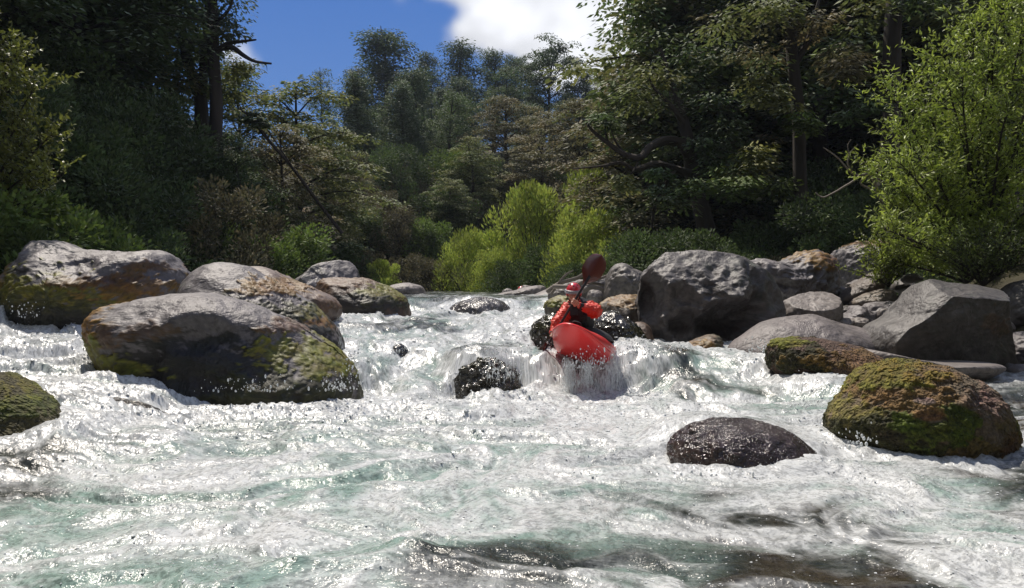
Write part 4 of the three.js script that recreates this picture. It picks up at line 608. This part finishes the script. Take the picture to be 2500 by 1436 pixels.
{
  const k = base('kayak', boatPose.position); k.rotation.copy(boatPose.rotation); k.scale.copy(boatPose.scale); tag(k, 'red plunging whitewater kayak with its bow towards the viewer', 'kayak');
  const LEN = 1.3, w = (t) => .375 * Math.pow(Math.max(0, 1 - Math.pow(Math.abs(t), 2.7)), .6), gun = (t) => .21 + (t > 0 ? .20 : .15) * t * t, keel = (t) => (t > 0 ? .405 : .355) * Math.pow(Math.abs(t), 2.7), deck = (t) => gun(t) + .13 * Math.pow(Math.max(0, 1 - t * t), .6) + .05 * Math.exp(-Math.pow((t - .35) / .3, 2));
  const loft = (top) => {
    const nt = 90, na = 40, pos = [], uv = [], idx = [];
    for (let i = 0; i <= nt; i++) { const t = Math.sin((i / nt - .5) * Math.PI); for (let j = 0; j <= na; j++) { const a = j / na * Math.PI, c = Math.cos(a), s = Math.sin(a); const x = w(t) * Math.sign(c) * Math.pow(Math.abs(c), top ? .85 : lerp(.68, 1, sstep(.1, .7, Math.abs(t)))), y = top ? gun(t) + .004 + (deck(t) - gun(t)) * Math.pow(s, .9) : gun(t) - (gun(t) - keel(t)) * Math.pow(s, lerp(.62, 1, sstep(.1, .7, Math.abs(t)))); pos.push(x, y, t * LEN); uv.push(x * 3, t * LEN * 3); } }
    for (let i = 0; i < nt; i++) for (let j = 0; j < na; j++) { const a = i * (na + 1) + j, b = a + na + 1; top ? idx.push(a, b, a + 1, a + 1, b, b + 1) : idx.push(a, a + 1, b, a + 1, b + 1, b); }
    return geoFrom(pos, idx, { uv });
  };
  mesh('hull', loft(false), RED, k); mesh('deck', loft(true), REDDECK, k);
  const rail = []; for (let i = 0; i <= 120; i++) { const a = i / 120 * Math.PI * 2, t = Math.sin(a) * .999; rail.push(V(w(t) * Math.sign(Math.cos(a) || 1) * 1.008, gun(t), t * LEN)); }
  mesh('seam_rail', new THREE.TubeGeometry(new THREE.CatmullRomCurve3(rail, true), 200, .011, 8, true), RED, k);
  const ring = (rx, rz, y, lift = 0) => new THREE.CatmullRomCurve3([...Array(40)].map((_, i) => { const a = i / 40 * Math.PI * 2, z = Math.sin(a) * rz; return V(Math.cos(a) * rx, y + lift * z, z); }), true);
  mesh('cockpit_rim', new THREE.TubeGeometry(ring(.24, .42, .375, .06), 80, .016, 8, true), BLACK, k);
  const sk = new THREE.SphereGeometry(1, 40, 16, 0, Math.PI * 2, 0, Math.PI / 2); sk.scale(.245, .11, .425); sk.translate(0, .365, 0); mesh('spray_skirt', sk, BLACK, k);
  for (const [z, s] of [[1.08, 1], [-1.08, -1]]) { const h = mesh('grab_loop', new THREE.TubeGeometry(new THREE.CatmullRomCurve3([V(-.05, deck(z / LEN) - .012, z), V(-.045, deck(z / LEN) + .035, z + .02 * s), V(.045, deck(z / LEN) + .035, z + .02 * s), V(.05, deck(z / LEN) - .012, z)]), 16, .008, 6), BLACK, k); h.castShadow = true; }
  for (const sx of [-1, 1]) { const b = new THREE.BoxGeometry(.035, .012, .16); const m = mesh('deck_strap', b, BLACK, k); m.position.set(sx * .13, deck(.52) - .018, .68); m.rotation.set(.1, sx * .3, sx * -.28); }
}
const shaftA = at(1328, 856, 9.72), shaftB = at(1440, 674, 9.78), shaftDir = V().subVectors(shaftB, shaftA).normalize();
const onShaft = (py) => { const t = (py - 856) / (674 - 856); return shaftA.clone().lerp(shaftB, t); };
{ // paddle
  const p = base('paddle', shaftA), rel = (v) => v.clone().sub(shaftA); tag(p, 'black shafted paddle with dark maroon blade raised above the helmet', 'paddle');
  const W = new Wood(); W.tube([rel(shaftA), rel(shaftB)], .0165, .0165, 12, false); mesh('shaft', W.geo(), BLACK, p);
  const blade = (c, dir, face, len, wid) => {
    const side = V().crossVectors(dir, face).normalize(), pos = [], idx = [], nu = 28, nv = 14;
    for (const sgn of [1, -1]) for (let i = 0; i <= nu; i++) for (let j = 0; j <= nv; j++) { const u = i / nu, v = j / nv * 2 - 1, ww = wid * (.16 + .84 * sstep(0, .45, u)) * Math.sqrt(Math.max(.0004, 1 - Math.pow(Math.max(0, (u - .55) / .45), 2.6))), q = c.clone().addScaledVector(dir, u * len).addScaledVector(side, v * ww).addScaledVector(face, -.04 * v * v - .05 * u * u + sgn * (.002 + .008 * Math.max(0, 1 - Math.abs(v) * 4) * (1 - u))); pos.push(q.x, q.y, q.z); }
    const N = (nu + 1) * (nv + 1); for (const o of [0, 1]) for (let i = 0; i < nu; i++) for (let j = 0; j < nv; j++) { const a = o * N + i * (nv + 1) + j, b = a + nv + 1; o ? idx.push(a, a + 1, b, a + 1, b + 1, b) : idx.push(a, b, a + 1, a + 1, b, b + 1); }
    return geoFrom(pos, idx);
  };
  const face = V(.25, .25, 1); face.addScaledVector(shaftDir, -face.dot(shaftDir)).normalize();
  mesh('blade', blade(rel(shaftB).addScaledVector(shaftDir, -.14), shaftDir, face, .47, .145), BLADE, p);
  const face2 = V(1, .1, -.4); face2.addScaledVector(shaftDir, -face2.dot(shaftDir)).normalize();
  mesh('blade', blade(V(0, 0, 0).addScaledVector(shaftDir, .1), shaftDir.clone().negate(), face2, .47, .1), BLADE, p);
}
{ // paddler
  const o = at(1416, 806, 10.36), rel = (v) => v.clone().sub(o), J = (px, py, d) => at(px, py, d).sub(o);
  const per = base('person', o); tag(per, 'paddler in red jacket and helmet leaning forward, both hands on the paddle', 'person');
  const hip = J(1418, 812, 10.38), waist = J(1416, 788, 10.32), chest = J(1413, 762, 10.2), neck = J(1405, 738, 10.1), head = J(1401, 716, 10.05);
  const shR = J(1387, 757, 10.16), elR = J(1362, 788, 9.98), shL = J(1440, 753, 10.16), elL = J(1452, 760, 9.88);
  const haR = rel(onShaft(818)), haL = rel(onShaft(738));
  const hand = (c, back, flip) => { // fist closed round the shaft
    const ax = shaftDir.clone().multiplyScalar(flip), b = back.clone().addScaledVector(shaftDir, -back.dot(shaftDir)).normalize(), t = V().crossVectors(ax, b).normalize(), fs = [], ring = (a, r) => V().addScaledVector(b, Math.cos(a) * r).addScaledVector(t, Math.sin(a) * r);
    for (let i = 0; i < 4; i++) {
      const s = c.clone().addScaledVector(ax, (i - 1.5) * .0205), L = [1, 1.08, 1.02, .86][i], pts = [.55, 1.45, 2.5, 3.5].map((a, k) => s.clone().add(ring(a * L, k === 0 ? .042 : .030)));
      fs.push(capsule(s.clone().add(ring(.05, .040)), pts[0], .0125, .0105), capsule(pts[0], pts[1], .0105, .0098), capsule(pts[1], pts[2], .0098, .009), capsule(pts[2], pts[3], .009, .008));
    }
    const th0 = c.clone().addScaledVector(ax, -.030).add(ring(-.5, .045)), th1 = c.clone().addScaledVector(ax, -.046).add(ring(-1.3, .034)), th2 = c.clone().addScaledVector(ax, -.040).add(ring(-2.3, .030));
    const palm = [capsule(c.clone().addScaledVector(ax, -.03).add(ring(-.15, .042)), c.clone().addScaledVector(ax, .03).add(ring(-.05, .042)), .018, .017), capsule(c.clone().addScaledVector(ax, -.012).add(ring(-.2, .06)), c.clone().addScaledVector(b, .095), .026, .025)];
    return { f: blend([blend(palm, .02), blend([capsule(th0, th1, .014, .011), capsule(th1, th2, .011, .0095)], .006), ...fs], .005), wrist: c.clone().addScaledVector(b, .10) };
  };
  const hR = hand(haR, V().subVectors(elR, haR), 1), hL = hand(haL, V().subVectors(elL, haL).add(V(.1, .05, -.1)), -1);
  const torso = [capsule(hip, waist, .15, .14), capsule(waist, chest, .145, .165), capsule(chest, neck, .14, .07), capsule(shR, shL, .075, .075), capsule(neck, head, .058, .055)];
  const arms = [capsule(shR, elR, .060, .046), capsule(elR, hR.wrist, .044, .030), capsule(shL, elL, .060, .046), capsule(elL, hL.wrist, .044, .030)];
  // head, turned a little towards the lower blade
  const look = V(-.12, -.12, 1).normalize(), hx = V(1, 0, .12).normalize(), hy = V().crossVectors(look, hx).normalize(), H = (x, y, z) => head.clone().addScaledVector(hx, x).addScaledVector(hy, y).addScaledVector(look, z);
  const eye = (s) => H(s * .032, .0, .088);
  const headF0 = blend([ellip(head, V(.077, .112, .098)), capsule(H(0, -.06, .045), H(0, -.085, .055), .05, .04), capsule(H(0, .005, .092), H(0, -.032, .112), .010, .015), capsule(H(-.018, -.034, .1), H(.018, -.034, .1), .011, .011), capsule(H(-.022, -.066, .088), H(.022, -.066, .088), .010, .010), capsule(H(-.05, .022, .08), H(.05, .022, .08), .014, .014), capsule(H(-.078, .01, 0), H(-.08, -.03, 0), .018, .012), capsule(H(.078, .01, 0), H(.08, -.03, 0), .018, .012), capsule(neck, head, .056, .055)], .018);
  const headF = (p) => Math.max(headF0(p), -Math.min(p.distanceTo(eye(-1)), p.distanceTo(eye(1))) + .012);
  const all = blend([...torso, ...arms], .045);
  const parts = [surfaceNet(all, ...bounds([hip, waist, chest, neck, shR, shL, elR, elL, hR.wrist, hL.wrist], .2), .014), surfaceNet(headF, ...bounds([head], .15), .005), surfaceNet(hR.f, ...bounds([haR, hR.wrist], .07), .0036), surfaceNet(hL.f, ...bounds([haL, hL.wrist], .07), .0036)];
  mesh('body', mergeGeometries(parts), SKIN, per);
  for (const s of [-1, 1]) { const e = new THREE.SphereGeometry(.0125, 14, 10); const m = mesh('eye', e, new THREE.MeshPhysicalMaterial({ color: 0x2a2420, roughness: .2 }), per); m.position.copy(eye(s)).addScaledVector(look, -.004); }
  // jacket: loose sleeves and shoulders with folds; the vest over it
  const sl = blend([capsule(shR, elR, .105, .085), capsule(elR, hR.wrist.clone().lerp(elR, .12), .082, .048), capsule(shL, elL, .104, .088), capsule(elL, hL.wrist.clone().lerp(elL, .12), .086, .048), capsule(hip, waist, .165, .16), capsule(waist, chest, .165, .18), capsule(chest, neck, .16, .085), capsule(shR, shL, .095, .095)], .05);
  const folds = (p) => sl(p) + .012 * N3(p.x * 9, p.y * 12, p.z * 9) + .012 * (1 - 2 * Math.abs(N3(p.x * 13, p.y * 22 + p.x * 9, p.z * 13)));
  mesh('jacket', surfaceNet(folds, ...bounds([hip, waist, chest, neck, shR, shL, elR, elL, hR.wrist, hL.wrist], .24), .011), JACKET, per);
  for (const [h, e] of [[hR, elR], [hL, elL]]) { const W = new Wood(); const a = h.wrist.clone().lerp(e, .22), b = h.wrist.clone().lerp(e, .02); W.tube([a, b], .047, .043, 14, false); mesh('cuff', W.geo(), BLACK, per); }
  const vf = blend([capsule(waist, chest, .195, .205), capsule(chest, chest.clone().lerp(neck, .55), .195, .13), capsule(shR.clone().lerp(shL, .22), shR.clone().lerp(shL, .78), .10, .10)], .04);
  const vest = mesh('life_vest', surfaceNet((p) => vf(p) + .005 * N3(p.x * 20, p.y * 20, p.z * 20), ...bounds([waist, chest, neck, shR, shL], .26), .011), BLACK, per);
  for (const s of [-.5, .5]) { const c = chest.clone().add(V(s * .16, .0, .19)), g = new THREE.BoxGeometry(.10, .09, .045, 4, 4, 2); const m = mesh('pocket', g, BLACK, vest); m.position.copy(c); m.rotation.set(-.3, s * .5, 0); }
  // helmet: rounded shell over the skull, ear guards, peak and chin strap
  const shell = (p) => { const q = V().subVectors(p, head), x = q.dot(hx), y = q.dot(hy) - .012, z = q.dot(look); const out = Math.hypot(x / .108, y / .132, (z + .006) / .124) - 1, cut = Math.max(-(y - .008 - (z < .02 ? -.06 : 0) * 1), 0); return Math.max(out * .108, (y < (z > .03 ? .018 : -.055) ? (z > .03 ? .018 : -.055) - y : -1)); };
  const hm = mesh('helmet', surfaceNet(shell, ...bounds([head], .18), .006), HELM, per);
  const band = []; for (let i = 0; i <= 30; i++) { const a = (i / 30 - .5) * 3.5; band.push(H(Math.sin(a) * .110, .022 - .012 * Math.cos(a), -.006 + Math.cos(a) * .128)); }
  const peak = new THREE.TubeGeometry(new THREE.CatmullRomCurve3(band), 60, .016, 8); mesh('peak', peak, SILVER, hm);
  const band2 = band.map((p) => p.clone().add(V(0, .022, 0)).sub(head).multiplyScalar(.985).add(head)); mesh('trim_band', new THREE.TubeGeometry(new THREE.CatmullRomCurve3(band2), 60, .014, 8), SILVER, hm);
  for (const [x, y, z] of [[0, .11, .085], [-.045, .12, .04], [.045, .12, .04]]) { const v = new THREE.SphereGeometry(.012, 10, 6); v.scale(1, .6, 1.6); const m = mesh('vent', v, BLACK, hm); m.position.copy(H(x, y, z)); }
  mesh('chin_strap', new THREE.TubeGeometry(new THREE.CatmullRomCurve3([H(-.088, -.01, .02), H(-.068, -.08, .04), H(0, -.125, .055), H(.068, -.08, .04), H(.088, -.01, .02)]), 40, .008, 6), BLACK, hm);
}
{ // second paddler far behind, waiting in the upper pool
  const o = at(1273, 730, 20.8), per = base('person', o); tag(per, 'distant paddler in red helmet low behind the far stones', 'person');
  const hd = V(0, .22, 0);
  mesh('body', surfaceNet(blend([ellip(hd, V(.075, .105, .09)), capsule(V(0, .05, 0), hd, .055, .055), capsule(V(0, -.5, .05), V(0, -.05, 0), .15, .15), capsule(V(-.17, .0, 0), V(.17, .0, 0), .07, .07), capsule(V(-.19, 0, 0), V(-.28, -.25, .1), .055, .045), capsule(V(-.28, -.25, .1), V(-.14, -.32, .32), .045, .035), capsule(V(.19, 0, 0), V(.28, -.25, .1), .055, .045), capsule(V(.28, -.25, .1), V(.14, -.32, .32), .045, .035)], .04), V(-.4, -.7, -.25), V(.4, .4, .45), .018), SKIN, per);
  const hg = new THREE.SphereGeometry(.125, 24, 14, 0, Math.PI * 2, 0, Math.PI * .52); hg.scale(.9, 1, 1.05); const hm = mesh('helmet', hg, HELM, per); hm.position.set(0, .235, 0);
  mesh('jacket', surfaceNet(blend([capsule(V(0, -.52, .05), V(0, -.05, 0), .18, .18), capsule(V(-.17, .0, 0), V(.17, .0, 0), .1, .1), capsule(V(-.19, 0, 0), V(-.28, -.25, .1), .08, .065), capsule(V(-.28, -.25, .1), V(-.16, -.31, .28), .065, .05), capsule(V(.19, 0, 0), V(.28, -.25, .1), .08, .065), capsule(V(.28, -.25, .1), V(.16, -.31, .28), .065, .05)], .04), V(-.45, -.8, -.3), V(.45, .3, .5), .018), BLACK, per);
}
console.log('kayak');
// ------------------------------------------------------------------ froth, drops and falling strands of water
{
  const FOAM = new THREE.MeshPhysicalMaterial({ color: new THREE.Color().setRGB(.74, .77, .78), roughness: .25, ior: 1.33 });
  const M = new THREE.Matrix4(), Q = new THREE.Quaternion(), S = V();
  const blobs = (name, label, geo, list) => { const m = new THREE.InstancedMesh(geo, FOAM, list.length); list.forEach(([p, s, dir], i) => { if (dir) Q.setFromUnitVectors(V(0, 1, 0), dir); else Q.identity(); M.compose(p, Q, S.set(...s)); m.setMatrixAt(i, M); }); m.name = numbered(name); m.castShadow = m.receiveShadow = true; scene.add(m); tag(m, label, name === 'froth' ? 'froth' : 'spray', null, 'stuff'); };
  const ball = new THREE.IcosahedronGeometry(1, 1), R = mulberry(61);
  const lump = (() => { const g = new THREE.IcosahedronGeometry(1, 2), a = g.attributes.position; for (let i = 0; i < a.count; i++) { const v = V().fromBufferAttribute(a, i), k = 1 + .45 * N3(v.x * 1.8, v.y * 1.8, v.z * 1.8); a.setXYZ(i, v.x * k, v.y * k, v.z * k); } g.computeVertexNormals(); return g; })();
  // froth on the breaking water
  const fr = [];
  for (let i = 0; i < 60000 && fr.length < 5000; i++) {
    const d = 6.5 + 10 * Math.pow(R(), 1.3), x = (R() * 2 - 1) * (.72 * d + .4), k = frothAt(x, d); if (R() > k.power) continue;
    const s = (.003 + .006 * R() * R()) * (.6 + d * .08); fr.push([V(x, k.y + s * .2 + (R() < .06 ? R() * .07 : 0), -d), [s * (1 + R() * 1.6), s * (.5 + R() * .6), s * (1 + R() * 1.2)]]);
  }
  // bubbles and white flecks modelled as sun sparkle on the pool and washed rocks
  for (let i = 0; i < 15000; i++) { const d = 2.4 + 5.6 * R(), x = (R() * 2 - 1) * (.75 * d + .3); riverAt(x, d, RO); if (R() > RO[2] * RO[2] * 1.5) continue; const s = (.0016 + .0034 * R() * R()) * (.5 + d * .14); fr.push([V(x, surfaceAt(x, d) + s * .3, -d), [s * (1 + R()), s * .7, s * (1 + R())]]); }
  for (const m of rocks) if (m.washed) { const a = m.geometry.attributes.position, n = m.material === matGlint ? 1800 : 350; for (let i = 0; i < n; i++) { const k = Math.floor(R() * a.count), p = V().fromBufferAttribute(a, k); if (p.z < -.05) continue; p.add(m.position); const d = -p.z; if (N3(p.x * 4, p.y * 4, p.z * 4) + R() * .6 < .1) continue; const s = (.0010 + .0018 * R() * R()) * (.4 + d * .13); fr.push([p, [s, s * (1 + R() * 2), s]]); } }
  blobs('froth', 'loose white froth riding on the breaking waves, plus white flecks imitating sun sparkle', lump, fr);
  // drops thrown up: [px, py, distance, spread px, rise px, count]
  const dr = [];
  for (const [px, py, d, sx, sy, n] of [[830, 950, 8.0, 60, 34, 150], [620, 950, 7.7, 130, 26, 120], [860, 900, 8.2, 26, 40, 50], [1190, 860, 9.0, 90, 26, 140], [1230, 920, 8.7, 60, 50, 160], [1440, 900, 9.0, 80, 40, 260], [1560, 860, 9.3, 50, 26, 160], [1640, 850, 9.4, 60, 14, 60], [1860, 850, 9.0, 40, 22, 80], [1960, 990, 7.0, 60, 30, 60], [2080, 1090, 5.4, 60, 36, 60], [1760, 1160, 5.1, 110, 16, 40], [60, 770, 10.3, 50, 30, 60], [230, 880, 8.5, 30, 20, 50], [1020, 760, 15, 60, 14, 60], [1330, 755, 15, 60, 16, 60], [980, 855, 10.2, 40, 12, 40], [1340, 850, 9.8, 40, 20, 60]])
    for (let i = 0; i < n; i++) { const g = () => (R() + R() + R() - 1.5) * .9, p = at(px + g() * sx, py - Math.abs(g()) * sy * 1.5 + 6, d + g() * .25), s = .0025 + .009 * Math.pow(R(), 3); dr.push([p, [s, s * (1 + R()), s]]); }
  blobs('water_drops', 'flying drops of spray over the rapid', ball, dr);
  // strands pouring off the kayak's bow and over ledges
  const st = [];
  for (const [x0, x1, y0, y1, d, n, sl] of [[1372, 1505, 878, 955, 9.25, 500, .06], [1378, 1400, 880, 960, 9.15, 420, -.05], [1420, 1440, 885, 940, 9.1, 240, .05], [1490, 1520, 850, 930, 9.5, 260, .1], [1180, 1290, 862, 930, 8.75, 90, .1], [1000, 1080, 728, 762, 16, 160, 0], [1230, 1330, 730, 764, 16, 160, 0], [820, 850, 770, 850, 10.2, 60, .1]])
    for (let i = 0; i < n; i++) { const t = Math.pow(R(), .8), px = lerp(x0, x1, R()) + (R() - .5) * 26 * t, py = lerp(y0, y1, t), p = at(px, py, d + (R() - .5) * .25 + t * -.08), l = .012 + R() * .045, w = .0010 + R() * .0022; st.push([p, [w, l, w], V(sl + (R() - .5) * .5, 1, (R() - .5) * .2).normalize()]); }
  blobs('water_strands', 'thin strands of water pouring off bow and ledges', ball, st);
}
console.log('spray');
renderer.render(scene, camera);
